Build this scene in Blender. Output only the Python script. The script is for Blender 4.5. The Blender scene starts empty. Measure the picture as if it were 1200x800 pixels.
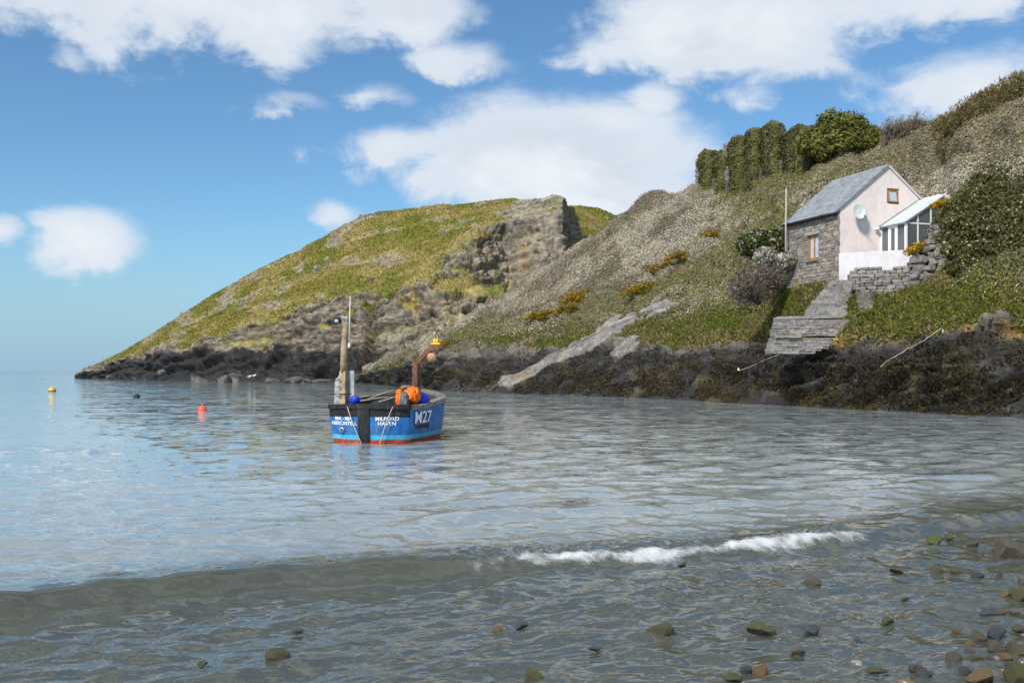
import bpy, bmesh, math, random
import numpy as np
from mathutils import Vector, Matrix

# ------------------------------------------------------------------ camera, sky, sun
SC = bpy.context.scene
COL = SC.collection
F, HZ, CH = 1167.0, 433.0, 2.0           # focal length in photo pixels, horizon row, eye height
cam_d = bpy.data.cameras.new('camera'); cam_d.lens = 35.0; cam_d.sensor_width = 36.0
cam_d.shift_y = 33.0 / 1200.0; cam_d.clip_start = 0.1; cam_d.clip_end = 30000
cam = bpy.data.objects.new('camera', cam_d); COL.objects.link(cam)
cam.location = (0, 0, CH); cam.rotation_euler = (math.radians(90), 0, 0)
SC.camera = cam
SC.view_settings.view_transform = 'Standard'; SC.view_settings.look = 'None'
SC.view_settings.gamma = 1.0; SC.view_settings.exposure = 0.72
SC.view_settings.use_curve_mapping = False
SC.cycles.use_denoising = True
SC.cycles.transparent_max_bounces = 12
SC.cycles.max_bounces = 6

SUN_EL, SUN_AZ = math.radians(44), math.radians(216)   # azimuth from +Y clockwise: behind the camera, to its left
sd = bpy.data.lights.new('sun', 'SUN'); sd.energy = 3.2; sd.angle = math.radians(9.0); sd.color = (1.0, 0.95, 0.87)
so = bpy.data.objects.new('sun', sd); COL.objects.link(so)
sdir = Vector((math.sin(SUN_AZ) * math.cos(SUN_EL), math.cos(SUN_AZ) * math.cos(SUN_EL), math.sin(SUN_EL)))
so.rotation_euler = (-sdir).to_track_quat('-Z', 'Y').to_euler(); so.location = (-30, -60, 80)


class NT:
    """tiny node-tree helper"""
    def __init__(s, tree): s.t = tree; s.n = tree.nodes; s.l = tree.links
    def new(s, typ, **kw):
        nd = s.n.new(typ)
        for k, v in kw.items():
            if k == 'ins':
                for a, b in v.items(): s.set(nd.inputs[a], b)
            else: setattr(nd, k, v)
        return nd
    def set(s, sock, v):
        if isinstance(v, bpy.types.NodeSocket): s.l.new(v, sock)
        else:
            try: sock.default_value = v
            except Exception: sock.default_value = tuple(v) + (1.0,)
    def math(s, op, a, b=0.0, c=0.0, clamp=False):
        nd = s.n.new('ShaderNodeMath'); nd.operation = op; nd.use_clamp = clamp
        s.set(nd.inputs[0], a); s.set(nd.inputs[1], b); s.set(nd.inputs[2], c); return nd.outputs[0]
    def mix(s, f, a, b, mode='MIX'):
        nd = s.n.new('ShaderNodeMix'); nd.data_type = 'RGBA'; nd.blend_type = mode
        s.set(nd.inputs[0], f)
        for i, v in ((6, a), (7, b)):
            s.set(nd.inputs[i], v if isinstance(v, bpy.types.NodeSocket) else tuple(v)[:3] + (1.0,))
        return nd.outputs[2]
    def ss(s, x, lo, hi):
        nd = s.n.new('ShaderNodeMapRange'); nd.interpolation_type = 'SMOOTHSTEP'
        s.set(nd.inputs[0], x); s.set(nd.inputs[1], lo); s.set(nd.inputs[2], hi)
        return nd.outputs[0]
    def noise(s, vec, scale, detail=4, rough=0.55, dist=0.0, out=0):
        nd = s.n.new('ShaderNodeTexNoise'); s.set(nd.inputs['Vector'], vec)
        s.set(nd.inputs['Scale'], scale); s.set(nd.inputs['Detail'], detail)
        s.set(nd.inputs['Roughness'], rough); s.set(nd.inputs['Distortion'], dist); return nd.outputs[out]
    def mapping(s, vec, scale=(1, 1, 1), loc=(0, 0, 0), rot=(0, 0, 0)):
        nd = s.n.new('ShaderNodeMapping'); s.set(nd.inputs[0], vec); nd.inputs[1].default_value = loc
        nd.inputs[2].default_value = rot; nd.inputs[3].default_value = scale; return nd.outputs[0]
    def attr(s, name, out='Fac'):
        nd = s.n.new('ShaderNodeAttribute'); nd.attribute_name = name; return nd.outputs[out]


def make_world():
    w = bpy.data.worlds.new('World'); SC.world = w; w.use_nodes = True
    k = NT(w.node_tree); k.n.clear()
    sky = k.new('ShaderNodeTexSky'); sky.sky_type = 'NISHITA'; sky.sun_disc = False
    sky.sun_elevation = SUN_EL; sky.sun_rotation = SUN_AZ
    sky.altitude = 0; sky.air_density = 1.0; sky.dust_density = 0.2; sky.ozone_density = 4.0
    tc = k.new('ShaderNodeTexCoord'); d = tc.outputs['Generated']
    sp = k.new('ShaderNodeSeparateXYZ', ins={0: d}).outputs
    az = k.math('ARCTAN2', sp[0], sp[1]); el = k.math('ARCSINE', sp[2])
    # clouds: (px, py, half width, half height, weight) of the ones seen over the bay, turned into azimuth and elevation
    blobs = [(200, -5, 300, 62, .95), (330, 45, 75, 45, .75), (530, 72, 75, 30, .72), (460, 15, 120, 45, .8),
             (345, 126, 62, 26, .66), (440, 112, 70, 28, .62), (75, 70, 36, 30, .5),
             (640, 190, 215, 72, 1.05), (480, 172, 130, 36, .8), (395, 252, 50, 28, .62), (700, 235, 160, 50, .9),
             (95, 276, 66, 40, .92), (-5, 270, 35, 22, .8),
             (850, 28, 165, 66, 1.05), (705, 62, 60, 36, .68), (762, 118, 55, 28, .62), (880, 112, 70, 26, .52),
             (1060, 5, 300, 44, .85), (1150, 105, 150, 55, .72), (1080, 75, 80, 30, .4), (345, 210, 30, 20, .3)]
    dens = None
    nz = k.noise(k.mapping(d, (1, 1, 1.9)), 4.2, 8, 0.60, 0.25)
    nz2 = k.noise(k.mapping(d, (1, 1, 1.6), (3.1, 1.7, .4)), 15, 6, 0.6, 0.3)
    wx = k.math('MULTIPLY', k.math('SUBTRACT', nz2, 0.5), 0.05)
    azw = k.math('ADD', az, wx); elw = k.math('ADD', el, k.math('MULTIPLY', wx, 0.8))
    for px, py, rx, ry, wt in blobs:
        a0 = math.atan((px - 600) / F); e0 = math.atan((HZ - py) / F * math.cos(a0))
        u = k.math('DIVIDE', k.math('SUBTRACT', azw, a0), rx / F)
        v = k.math('DIVIDE', k.math('SUBTRACT', elw, e0), ry / F)
        r2 = k.math('ADD', k.math('MULTIPLY', u, u), k.math('MULTIPLY', v, v))
        g = k.math('MULTIPLY', k.math('EXPONENT', k.math('MULTIPLY', r2, -0.9)), wt)
        dens = g if dens is None else k.math('MAXIMUM', dens, g)
    # beyond the part of the sky in view the same broken cumulus goes on
    inside = k.math('MULTIPLY', k.ss(k.math('ABSOLUTE', az), 0.78, 0.52), k.ss(el, 0.52, 0.36))
    far = k.math('MULTIPLY', k.ss(nz, 0.44, 0.62), 0.85)
    dens = k.mix(inside, far, dens)
    nd = k.math('ADD', dens, k.math('MULTIPLY', k.math('SUBTRACT', nz, 0.5), 1.15))
    nd = k.math('ADD', nd, k.math('MULTIPLY', k.math('SUBTRACT', nz2, 0.5), 0.85))
    cov = k.ss(nd, 0.33, 0.72)
    cov = k.math('MULTIPLY', cov, k.ss(el, 0.0, 0.05))
    shade = k.ss(k.noise(k.mapping(d, (1, 1, 1.8), (0, 0, -.012)), 6.5, 7, .58, .2), 0.36, 0.62)
    core = k.ss(nd, 0.55, 1.15)
    ccol = k.mix(k.math('MULTIPLY', shade, 1.0), (7.4, 7.4, 7.35), (4.7, 5.0, 5.45))
    ccol = k.mix(k.math('MULTIPLY', core, 0.55), (5.3, 5.8, 6.4), ccol)
    skyc = k.mix(k.ss(el, .16, -.02), sky.outputs[0], (3.5, 4.35, 5.25))
    skyc = k.mix(1.0, skyc, (.66, .86, .93), 'MULTIPLY')
    mixd = k.mix(k.math('MULTIPLY', cov, 0.93), skyc, ccol)
    bg = k.new('ShaderNodeBackground', ins={0: mixd, 1: 0.085})
    out = k.new('ShaderNodeOutputWorld'); k.l.new(bg.outputs[0], out.inputs[0])


make_world()

# ------------------------------------------------------------------ helpers
rng = np.random.default_rng(11)
random.seed(5)


def at(px, py, D):
    return np.array([(px - 600) / F * D, D, CH + (HZ - py) / F * D])


def on_water(px, py):
    return at(px, py, CH * F / (py - HZ))


def _hash(ix, iy, iz, seed):
    h = (ix.astype(np.uint32) * np.uint32(374761393) + iy.astype(np.uint32) * np.uint32(668265263)
         + iz.astype(np.uint32) * np.uint32(2147483647) + np.uint32(seed * 974711 + 13))
    h = (h ^ (h >> np.uint32(13))) * np.uint32(1274126177)
    return (h ^ (h >> np.uint32(16)))


def noise(p, seed=0):
    """gradient noise, about -1..1; p (...,3)"""
    sh = p.shape[:-1]; p = p.reshape(-1, 3)
    i = np.floor(p).astype(np.int64); f = p - i; w = f * f * f * (f * (f * 6 - 15) + 10)
    r = np.zeros(len(p))
    for dx in (0, 1):
        for dy in (0, 1):
            for dz in (0, 1):
                h = _hash(i[:, 0] + dx, i[:, 1] + dy, i[:, 2] + dz, seed)
                gx = ((h & np.uint32(255)).astype(float) / 127.5 - 1); gy = (((h >> np.uint32(8)) & np.uint32(255)).astype(float) / 127.5 - 1)
                gz = (((h >> np.uint32(16)) & np.uint32(255)).astype(float) / 127.5 - 1)
                dt = gx * (f[:, 0] - dx) + gy * (f[:, 1] - dy) + gz * (f[:, 2] - dz)
                r += dt * (w[:, 0] if dx else 1 - w[:, 0]) * (w[:, 1] if dy else 1 - w[:, 1]) * (w[:, 2] if dz else 1 - w[:, 2])
    return (r * 1.3).reshape(sh)


def fbm(p, octs=4, seed=0, gain=0.5):
    r = 0; a = 1.0
    for o in range(octs):
        r = r + a * noise(p * (2.03 ** o) + o * 7.3, seed + o); a *= gain
    return r


def cells(p, seed=0):
    """nearest feature point of a jittered grid: distance and a random value per cell"""
    sh = p.shape[:-1]; p = p.reshape(-1, 3); i = np.floor(p).astype(np.int64); best = np.full(len(p), 9.0); val = np.zeros(len(p))
    for dx in (-1, 0, 1):
        for dy in (-1, 0, 1):
            for dz in (-1, 0, 1):
                h = _hash(i[:, 0] + dx, i[:, 1] + dy, i[:, 2] + dz, seed)
                fx = (h & np.uint32(1023)).astype(float) / 1023; fy = ((h >> np.uint32(10)) & np.uint32(1023)).astype(float) / 1023; fz = ((h >> np.uint32(20)) & np.uint32(1023)).astype(float) / 1023
                d = (i[:, 0] + dx + fx - p[:, 0]) ** 2 + (i[:, 1] + dy + fy - p[:, 1]) ** 2 + (i[:, 2] + dz + fz - p[:, 2]) ** 2
                m = d < best; best = np.where(m, d, best); val = np.where(m, ((h >> np.uint32(5)) & np.uint32(255)).astype(float) / 255, val)
    return np.sqrt(best).reshape(sh), val.reshape(sh)


def sstep(x, a, b):
    t = np.clip((x - a) / (b - a), 0, 1); return t * t * (3 - 2 * t)


def bl(px, py, x, y, rx, ry, rot=0.0):
    """soft elliptic patch in photo coordinates"""
    c, s = math.cos(rot), math.sin(rot); dx = px - x; dy = py - y
    u = (dx * c + dy * s) / rx; v = (-dx * s + dy * c) / ry
    return np.exp(-(u * u + v * v))


def link(name, me, mats=(), parent=None):
    o = bpy.data.objects.new(name, me); COL.objects.link(o)
    for m in (mats if isinstance(mats, (list, tuple)) else [mats]):
        me.materials.append(m)
    if parent is not None: o.parent = parent
    return o


def np_mesh(name, V, Q, attrs=None, smooth=True):
    """V (n,3), Q (m,k) with k=3 or 4"""
    me = bpy.data.meshes.new(name); k = Q.shape[1]
    me.vertices.add(len(V)); me.vertices.foreach_set('co', np.ascontiguousarray(V, dtype=np.float32).ravel())
    me.loops.add(Q.size); me.loops.foreach_set('vertex_index', np.ascontiguousarray(Q, dtype=np.int32).ravel())
    me.polygons.add(len(Q)); me.polygons.foreach_set('loop_start', np.arange(0, Q.size, k, dtype=np.int32))
    me.polygons.foreach_set('loop_total', np.full(len(Q), k, dtype=np.int32))
    if smooth: me.polygons.foreach_set('use_smooth', np.ones(len(Q), dtype=bool))
    me.update(calc_edges=True)
    for nm, arr in (attrs or {}).items():
        if arr.ndim == 1:
            a = me.attributes.new(nm, 'FLOAT', 'POINT'); a.data.foreach_set('value', arr.astype(np.float32))
        else:
            a = me.attributes.new(nm, 'FLOAT_COLOR', 'POINT')
            a.data.foreach_set('color', np.c_[arr, np.ones(len(arr))].astype(np.float32).ravel())
    return me


def grid_quads(nr, nc):
    i = np.arange(nr * nc).reshape(nr, nc)
    return np.stack([i[:-1, :-1], i[:-1, 1:], i[1:, 1:], i[1:, :-1]], -1).reshape(-1, 4)


class MB:
    """collects simple solids into one mesh"""
    def __init__(s): s.v = []; s.f = []; s.m = []
    def add(s, v, f, m=0):
        o = len(s.v); s.v += [tuple(p) for p in v]; s.f += [tuple(i + o for i in q) for q in f]; s.m += [m] * len(f); return s
    def box(s, a, b, m=0, jit=0.0):
        (x0, y0, z0), (x1, y1, z1) = a, b
        v = [(x, y, z) for z in (z0, z1) for x, y in ((x0, y0), (x1, y0), (x1, y1), (x0, y1))]
        if jit: v = [tuple(c + random.uniform(-jit, jit) for c in p) for p in v]
        return s.add(v, [(3, 2, 1, 0), (4, 5, 6, 7), (0, 1, 5, 4), (1, 2, 6, 5), (2, 3, 7, 6), (3, 0, 4, 7)], m)
    def obox(s, M, sx, sy, sz, m=0, jit=0.0):
        v = []
        for z in (-.5, .5):
            for x, y in ((-.5, -.5), (.5, -.5), (.5, .5), (-.5, .5)):
                p = M @ Vector((x * sx, y * sy, z * sz))
                if jit: p = p + Vector([random.uniform(-jit, jit) for _ in range(3)])
                v.append(p)
        return s.add(v, [(3, 2, 1, 0), (4, 5, 6, 7), (0, 1, 5, 4), (1, 2, 6, 5), (2, 3, 7, 6), (3, 0, 4, 7)], m)
    def bar(s, a, b, w, h=None, m=0):
        """square-section bar from a to b"""
        a, b = Vector(a), Vector(b); h = h or w; d = b - a
        M = Matrix.Translation((a + b) / 2) @ d.to_track_quat('Z', 'Y').to_matrix().to_4x4()
        return s.obox(M, w, h, d.length, m)
    def tube(s, pts, r, seg=8, m=0, cap=True):
        pts = [Vector(p) for p in pts]; n = len(pts); rs = r if isinstance(r, (list, tuple)) else [r] * n
        v = []; f = []; up = Vector((0.13, 0.21, 1)).normalized()
        for i, p in enumerate(pts):
            t = (pts[min(i + 1, n - 1)] - pts[max(i - 1, 0)]).normalized()
            x = t.cross(up)
            if x.length < 1e-3: x = t.cross(Vector((1, 0, 0)))
            x.normalize(); y = t.cross(x).normalized()
            for k in range(seg):
                a = 2 * math.pi * k / seg; v.append(p + (x * math.cos(a) + y * math.sin(a)) * rs[i])
        for i in range(n - 1):
            for k in range(seg):
                k2 = (k + 1) % seg; f.append((i * seg + k, i * seg + k2, (i + 1) * seg + k2, (i + 1) * seg + k))
        if cap: f.append(tuple(range(seg))[::-1]); f.append(tuple((n - 1) * seg + k for k in range(seg)))
        return s.add(v, f, m)
    def poly(s, pts, thick, m=0):
        """planar polygon extruded by the vector thick"""
        pts = [Vector(p) for p in pts]; t = Vector(thick); n = len(pts)
        v = pts + [p + t for p in pts]
        f = [tuple(range(n))[::-1], tuple(range(n, 2 * n))] + [(i, (i + 1) % n, n + (i + 1) % n, n + i) for i in range(n)]
        return s.add(v, f, m)
    def build(s, name, mats, parent=None, smooth=False, bevel=0.0):
        me = bpy.data.meshes.new(name); me.from_pydata(s.v, [], s.f); me.update()
        bm = bmesh.new(); bm.from_mesh(me)
        bmesh.ops.recalc_face_normals(bm, faces=bm.faces)
        bm.to_mesh(me); bm.free()
        o = link(name, me, mats, parent)
        me.polygons.foreach_set('material_index', np.array(s.m, dtype=np.int32))
        if smooth: me.polygons.foreach_set('use_smooth', np.ones(len(me.polygons), dtype=bool))
        if bevel:
            md = o.modifiers.new('bevel', 'BEVEL'); md.width = bevel; md.segments = 2; md.limit_method = 'ANGLE'
        return o


def tag(o, label=None, cat=None, group=None, kind=None):
    if label: o['label'] = label
    if cat: o['category'] = cat
    if group: o['group'] = group
    if kind: o['kind'] = kind
    return o


def empty(name, loc, rz=0.0):
    o = bpy.data.objects.new(name, None); COL.objects.link(o); o.location = tuple(loc); o.rotation_euler = (0, 0, rz)
    o.empty_display_size = 0.3; return o


# ------------------------------------------------------------------ materials
def material(name, build):
    m = bpy.data.materials.new(name); m.use_nodes = True
    k = NT(m.node_tree); k.n.clear()
    out = k.new('ShaderNodeOutputMaterial'); build(k, out); return m


def surf(name, col, rough=0.7, var=0.25, scale=6.0, bump=0.0, bscale=40.0, metal=0.0, spec=0.3, dirt=None, dirt_scale=2.0, dirt_amt=0.5, tr=0.0, streak=1.0):
    """painted or natural surface with mottling, dirt patches and fine relief"""
    def b(k, out):
        tc = k.new('ShaderNodeTexCoord').outputs['Object']
        n = k.noise(tc, scale, 6, 0.6)
        lo = tuple(c * (1 - var) for c in col); hi = tuple(min(1, c * (1 + var)) for c in col)
        c = k.mix(k.ss(n, 0.3, 0.7), lo, hi)
        if dirt:
            c = k.mix(k.math('MULTIPLY', k.ss(k.noise(k.mapping(tc, (1, 1, streak)), dirt_scale, 7, 0.65), 0.48, 0.66), dirt_amt), c, dirt)
        p = k.new('ShaderNodeBsdfPrincipled', ins={'Base Color': c, 'Roughness': rough, 'Metallic': metal, 'Specular IOR Level': spec})
        if tr: p.inputs['Transmission Weight'].default_value = tr
        if bump:
            bn = k.new('ShaderNodeBump', ins={'Height': k.noise(tc, bscale, 5, 0.6), 'Strength': bump, 'Distance': 0.02})
            k.l.new(bn.outputs[0], p.inputs['Normal'])
        k.l.new(p.outputs[0], out.inputs[0])
    return material(name, b)


def leafy(name, rough=0.75, transl=0.25):
    def b(k, out):
        c = k.attr('col', 'Color')
        d = k.new('ShaderNodeBsdfDiffuse', ins={'Color': c})
        t = k.new('ShaderNodeBsdfTranslucent', ins={'Color': c})
        mx = k.new('ShaderNodeMixShader', ins={0: transl}); k.l.new(d.outputs[0], mx.inputs[1]); k.l.new(t.outputs[0], mx.inputs[2])
        k.l.new(mx.outputs[0], out.inputs[0])
    return material(name, b)


LEAF = leafy('foliage')


def rock_terrain(name):
    """rock, black tidal zone, soil and turf, mixed by masks stored on the mesh"""
    def b(k, out):
        geo = k.new('ShaderNodeNewGeometry'); P = geo.outputs['Position']
        base = k.attr('col', 'Color')
        n1 = k.noise(P, 0.9, 8, 0.65); n2 = k.noise(P, 6.0, 6, 0.65)
        strat = k.noise(k.mapping(P, (1.0, 1.0, 3.2), rot=(0.12, -0.22, 0)), 0.7, 8, 0.68)
        c = k.mix(k.ss(n1, .3, .7), k.mix(1.0, base, (.68, .68, .68), 'MULTIPLY'), k.mix(1.0, base, (1.3, 1.28, 1.22), 'MULTIPLY'))
        c = k.mix(k.ss(n2, .3, .7), k.mix(1.0, c, (.72, .72, .74), 'MULTIPLY'), k.mix(1.0, c, (1.25, 1.25, 1.22), 'MULTIPLY'))
        rk = k.attr('rock')
        c = k.mix(k.math('MULTIPLY', k.math('MULTIPLY', k.ss(strat, .52, .40), rk), .6), c, k.mix(1.0, c, (.42, .42, .44), 'MULTIPLY'))
        h = k.math('ADD', k.math('MULTIPLY', n2, .6), k.math('MULTIPLY', strat, k.math('MULTIPLY', rk, 1.2)))
        h = k.math('ADD', h, k.math('MULTIPLY', k.noise(P, 22, 4, .6), .25))
        bn = k.new('ShaderNodeBump', ins={'Height': h, 'Strength': 0.8, 'Distance': 0.25})
        p = k.new('ShaderNodeBsdfPrincipled', ins={'Base Color': c, 'Roughness': k.math('SUBTRACT', 0.9, k.math('MULTIPLY', k.attr('wet'), .45)), 'Specular IOR Level': 0.25})
        k.l.new(bn.outputs[0], p.inputs['Normal']); k.l.new(p.outputs[0], out.inputs[0])
    return material(name, b)


# ------------------------------------------------------------------ terrain by lofting measured slope profiles
def smooth2(a, nr, nc):
    for n, ax in ((nr, 0), (nc, 1)):
        for _ in range(n):
            pad = [(0, 0), (0, 0)]; pad[ax] = (1, 1)
            b = np.pad(a, pad, mode='edge')
            a = (b[:-2] + 2 * b[1:-1] + b[2:]) / 4 if ax == 0 else (b[:, :-2] + 2 * b[:, 1:-1] + b[:, 2:]) / 4
    return a


def loft(keys, cols, rows, behind, sm=(3, 4)):
    """keys: {px: [waterline distance, (py, D) ...]} ; a tuple ('z', z, D) fixes the height instead"""
    pxs = sorted(keys); Dk = []; Zk = []
    for px in pxs:
        L = keys[px]; d = [L[0] - 7, L[0] - 3, L[0]]; z = [-2.5, -0.9, 0.0]
        for e in L[1:]:
            if e[0] == 'z': d.append(e[2]); z.append(e[1])
            else: d.append(e[1]); z.append(CH + (HZ - e[0]) / F * e[1])
        for dd, dz in behind: d.append(d[-1] + dd); z.append(z[-1] + dz)
        Dk.append(d); Zk.append(z)
    Dk, Zk = np.array(Dk), np.array(Zk); px = np.array(cols)
    D = np.stack([np.interp(px, pxs, Dk[:, j]) for j in range(Dk.shape[1])])
    Z = np.stack([np.interp(px, pxs, Zk[:, j]) for j in range(Zk.shape[1])])
    # rows
    oD, oZ, lev = [], [], []
    for j, n in enumerate(rows):
        for t in np.arange(n) / n:
            oD.append(D[j] * (1 - t) + D[j + 1] * t); oZ.append(Z[j] * (1 - t) + Z[j + 1] * t); lev.append(j + t)
    oD.append(D[-1]); oZ.append(Z[-1]); lev.append(len(rows))
    oD, oZ = smooth2(np.array(oD), *sm), smooth2(np.array(oZ), *sm)
    X = (px[None, :] - 600) / F * oD
    return np.stack([X, oD, oZ], -1), np.array(lev)


def normals(P):
    du = np.gradient(P, axis=1); dv = np.gradient(P, axis=0)
    n = np.cross(du, dv); n /= np.linalg.norm(n, axis=-1, keepdims=True) + 1e-9
    return n


def project(P):
    return 600 + F * P[..., 0] / P[..., 1], HZ - F * (P[..., 2] - CH) / P[..., 1]


def mixc(c, col, m):
    return c * (1 - m[..., None]) + np.array(col) * m[..., None]


def strata(P, tilt, freq, seed):
    """ledges: height of a stepped profile along the bedding normal"""
    s = P @ np.array(tilt) + 0.9 * fbm(P * 0.12, 3, seed)
    q = np.stack([s * freq, 0 * s + 3.3, fbm(P * .06, 2, seed + 9) * 1.5], -1)
    a = noise(q, seed + 1); b2 = noise(q * 2.7 + 5, seed + 2); c = noise(q * 6.1 + 9, seed + 3)
    return np.tanh(5 * a) * .6 + np.tanh(3 * b2) * .35 + np.tanh(2 * c) * .2


def tri_leaves(P, N, size, aspect, colr, spread=0.8, up=0.0, flat=0.0):
    """one small pointed leaf or twig for every point; returns V, F, col"""
    n = len(P)
    r = rng.normal(size=(n, 3)); r /= np.linalg.norm(r, axis=1, keepdims=True)
    d = N * (1 - spread) + r * spread; d[:, 2] += up; d /= np.linalg.norm(d, axis=1, keepdims=True) + 1e-9
    q = rng.normal(size=(n, 3))
    if np.any(flat):       # leaves lying against the canopy, their faces turned outwards
        fl = (rng.random(n) < flat)[:, None]; dt = r - N * (r * N).sum(1, keepdims=True); dt /= np.linalg.norm(dt, axis=1, keepdims=True) + 1e-9
        dt = dt + N * .3 + r * .25; dt /= np.linalg.norm(dt, axis=1, keepdims=True) + 1e-9
        d = np.where(fl, dt, d); q = np.where(fl, N + r * .35, q)
    s = np.cross(d, q); s /= np.linalg.norm(s, axis=1, keepdims=True) + 1e-9
    size = np.broadcast_to(size, (n,))[:, None]; asp = np.broadcast_to(aspect, (n,))[:, None]
    V = np.stack([P - s * size * asp * .5, P + s * size * asp * .5, P + d * size], 1).reshape(-1, 3)
    Fc = np.arange(3 * n).reshape(n, 3)
    return V, Fc, np.repeat(colr, 3, axis=0)


def sample_grid(P, weight, n):
    """random points on a grid surface; weight per cell; returns fractional indices"""
    w = weight[:-1, :-1].copy(); a = P[1:, :-1] - P[:-1, :-1]; b = P[:-1, 1:] - P[:-1, :-1]
    w *= np.linalg.norm(np.cross(a, b), axis=-1)
    cdf = np.cumsum(w.ravel()); k = np.searchsorted(cdf, rng.random(n) * cdf[-1])
    k = np.minimum(k, w.size - 1)
    i, j = np.unravel_index(k, w.shape); return i, j, rng.random(n), rng.random(n)


def bilerp(A, s):
    i, j, u, v = s
    if A.ndim == 3: u = u[:, None]; v = v[:, None]
    return A[i, j] * (1 - u) * (1 - v) + A[i + 1, j] * u * (1 - v) + A[i, j + 1] * (1 - u) * v + A[i + 1, j + 1] * u * v


def pick(cols, probs, n):
    """random colour from a palette with per-point probabilities (n,k)"""
    probs = probs / probs.sum(1, keepdims=True); c = np.cumsum(probs, 1)
    k = (rng.random(n)[:, None] > c).sum(1); k = np.minimum(k, len(cols) - 1)
    v = np.array(cols)[k] * rng.uniform(.72, 1.28, n)[:, None]
    return v


ROCK = rock_terrain('sea_cliff')

# ---- the far headland
HK = {
    88: [224, (442.5, 224.4), (442, 224.8), (441.6, 225.2), (441.2, 225.6), (440.8, 226)],
    96: [220, (440, 221), (439.4, 222), (438.8, 223), (438, 224), (437, 225)],
    115: [208, (433, 210), (431.5, 211), (430, 212), (428.5, 214), (427, 216)],
    150: [190, (419, 193), (417, 194), (416, 196), (413, 202), (410, 206)],
    200: [170, (412, 173), (410, 174), (408, 176), (393, 190), (378, 202)],
    250: [164, (410, 168), (405, 170), (400, 172), (372, 190), (345, 206)],
    300: [161, (412, 165), (397, 168), (382, 171), (350, 188), (317, 206)],
    350: [158, (414, 162), (384, 166), (357, 170), (325, 188), (293, 206)],
    390: [156, (416, 160), (377, 165), (347, 169), (310, 188), (272, 205)],
    430: [153, (416, 158), (371, 163), (340, 168), (295, 186), (250, 204)],
    470: [149, (414, 155), (366, 160), (330, 166), (288, 184), (245, 202)],
    520: [146, (410, 152), (350, 160), (300, 168), (270, 182), (241, 198)],
    560: [146, (405, 153), (335, 163), (268, 172), (252, 182), (237, 195)],
    595: [148, (400, 155), (328, 168), (258, 177), (246, 183), (233, 192)],
    645: [145, (400, 152), (320, 164), (252, 173), (238, 177), (226.5, 184)],
    662: [145, (400, 152), (320, 164), (254, 172), (242, 175), (230, 180)],
    666: [147, (400, 154), (322, 168), (270, 180), (254, 188), (241, 196)],
    672: [165, (395, 172), (330, 190), (275, 202), (258, 210), (241, 220)],
    700: [170, (395, 178), (330, 195), (278, 206), (260, 215), (243, 225)],
    725: [170, (398, 178), (335, 195), (288, 206), (270, 215), (254, 226)],
    800: [170, (410, 178), (370, 195), (340, 206), (320, 215), (300, 226)],
}
cols = np.arange(88, 800, 1.0)
P, lev = loft(HK, cols, [3, 5, 26, 56, 56, 44, 44, 10, 6], [(14, 0.4), (45, -12), (30, -30)][:2] + [(30, -30)], sm=(4, 2))
N0 = normals(P); px, py = project(P)
LV = np.broadcast_to(lev[:, None], P.shape[:2])
# waterline is level 2, dark top 3, cliff mid 4, cliff top 5, grass mid 6, ridge 7
jag = fbm(P * np.array([.05, .05, .09]), 4, 3)
glev = LV + .55 * jag + .35 * fbm(P * .3, 3, 8)
grass = sstep(glev, 4.75, 5.15)
grass = np.maximum(grass, sstep(fbm(P * np.array([.14, .14, .42]), 3, 21) - .20, 0, .15) * sstep(LV, 3.3, 4.0) * .95)
# bare crags in the turf and the broken face under the summit
crag = sstep(fbm(P * np.array([.13, .13, .30]), 5, 33) - .16, 0, .14) * sstep(LV, 5, 5.3)
face = np.clip(bl(px, py, 630, 285, 48, 62) * 1.7 + bl(px, py, 655, 250, 12, 26) * 1.4, 0, 1)
turf_patch = np.clip(bl(px, py, 505, 285, 34, 12) * 1.5, 0, 1)
crag = np.clip(crag + sstep(face + .5 * jag + .3 * fbm(P * .3, 3, 44), .55, .8), 0, 1) * (1 - turf_patch)
grass = np.clip(np.maximum(grass * (1 - crag * .92), turf_patch), 0, 1)
grass = np.clip(grass - sstep(face, .4, .8) * sstep(fbm(P * np.array([.16, .16, .3]), 3, 41) + .02, 0, .22), 0, 1)
rock = 1 - grass
dark = 1 - sstep(LV + .3 * jag + .25 * fbm(P * .4, 2, 5), 2.85, 3.2)
st = .75 * strata(P, (-.16, .1, .96), .42, 50) + .42 * strata(P, (-.16, .1, .96), 1.25, 53)
blk = fbm(P * np.array([.22, .22, .3]), 4, 60)
joint = -np.abs(noise(P * np.array([.28, .28, .07]), 66)) * 1.2
amp = (0.5 + 1.1 * rock * (1 - .5 * face)) * sstep(LV, 1.6, 2.6) * (1 - .6 * sstep(LV, 7, 7.6)) * (1 - .5 * sstep(LV, 4.8, 5.3))
disp = amp * (rock * (1.05 * st + .45 * blk + .8 * joint + .35 * fbm(P * 1.1, 2, 61)) + grass * (.55 * fbm(P * .25, 3, 70) + .25 * fbm(P * 1.2, 2, 71)))
disp -= 1.2 * bl(px, py, 566, 285, 3, 45, -.2) * rock
disp -= 6.0 * bl(px, py, 377, 434, 16, 6) + 3.0 * bl(px, py, 432, 400, 4, 50, .1)
P = P + N0 * np.where(N0[..., 1:2] < 0, 1, -1) * disp[..., None]
N1 = normals(P); N1 = N1 * np.sign(np.median(N1[..., 2]))
c = np.zeros(P.shape) + np.array((.27, .23, .175))
wv = fbm(P * .14, 4, 80)
c = mixc(c, (.215, .17, .11), sstep(wv, .05, .5) * .8)
c = mixc(c, (.155, .142, .125), sstep(-wv, .05, .5) * .8)
bed = strata(P, (-.16, .1, .96), 1.6, 57)
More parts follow.
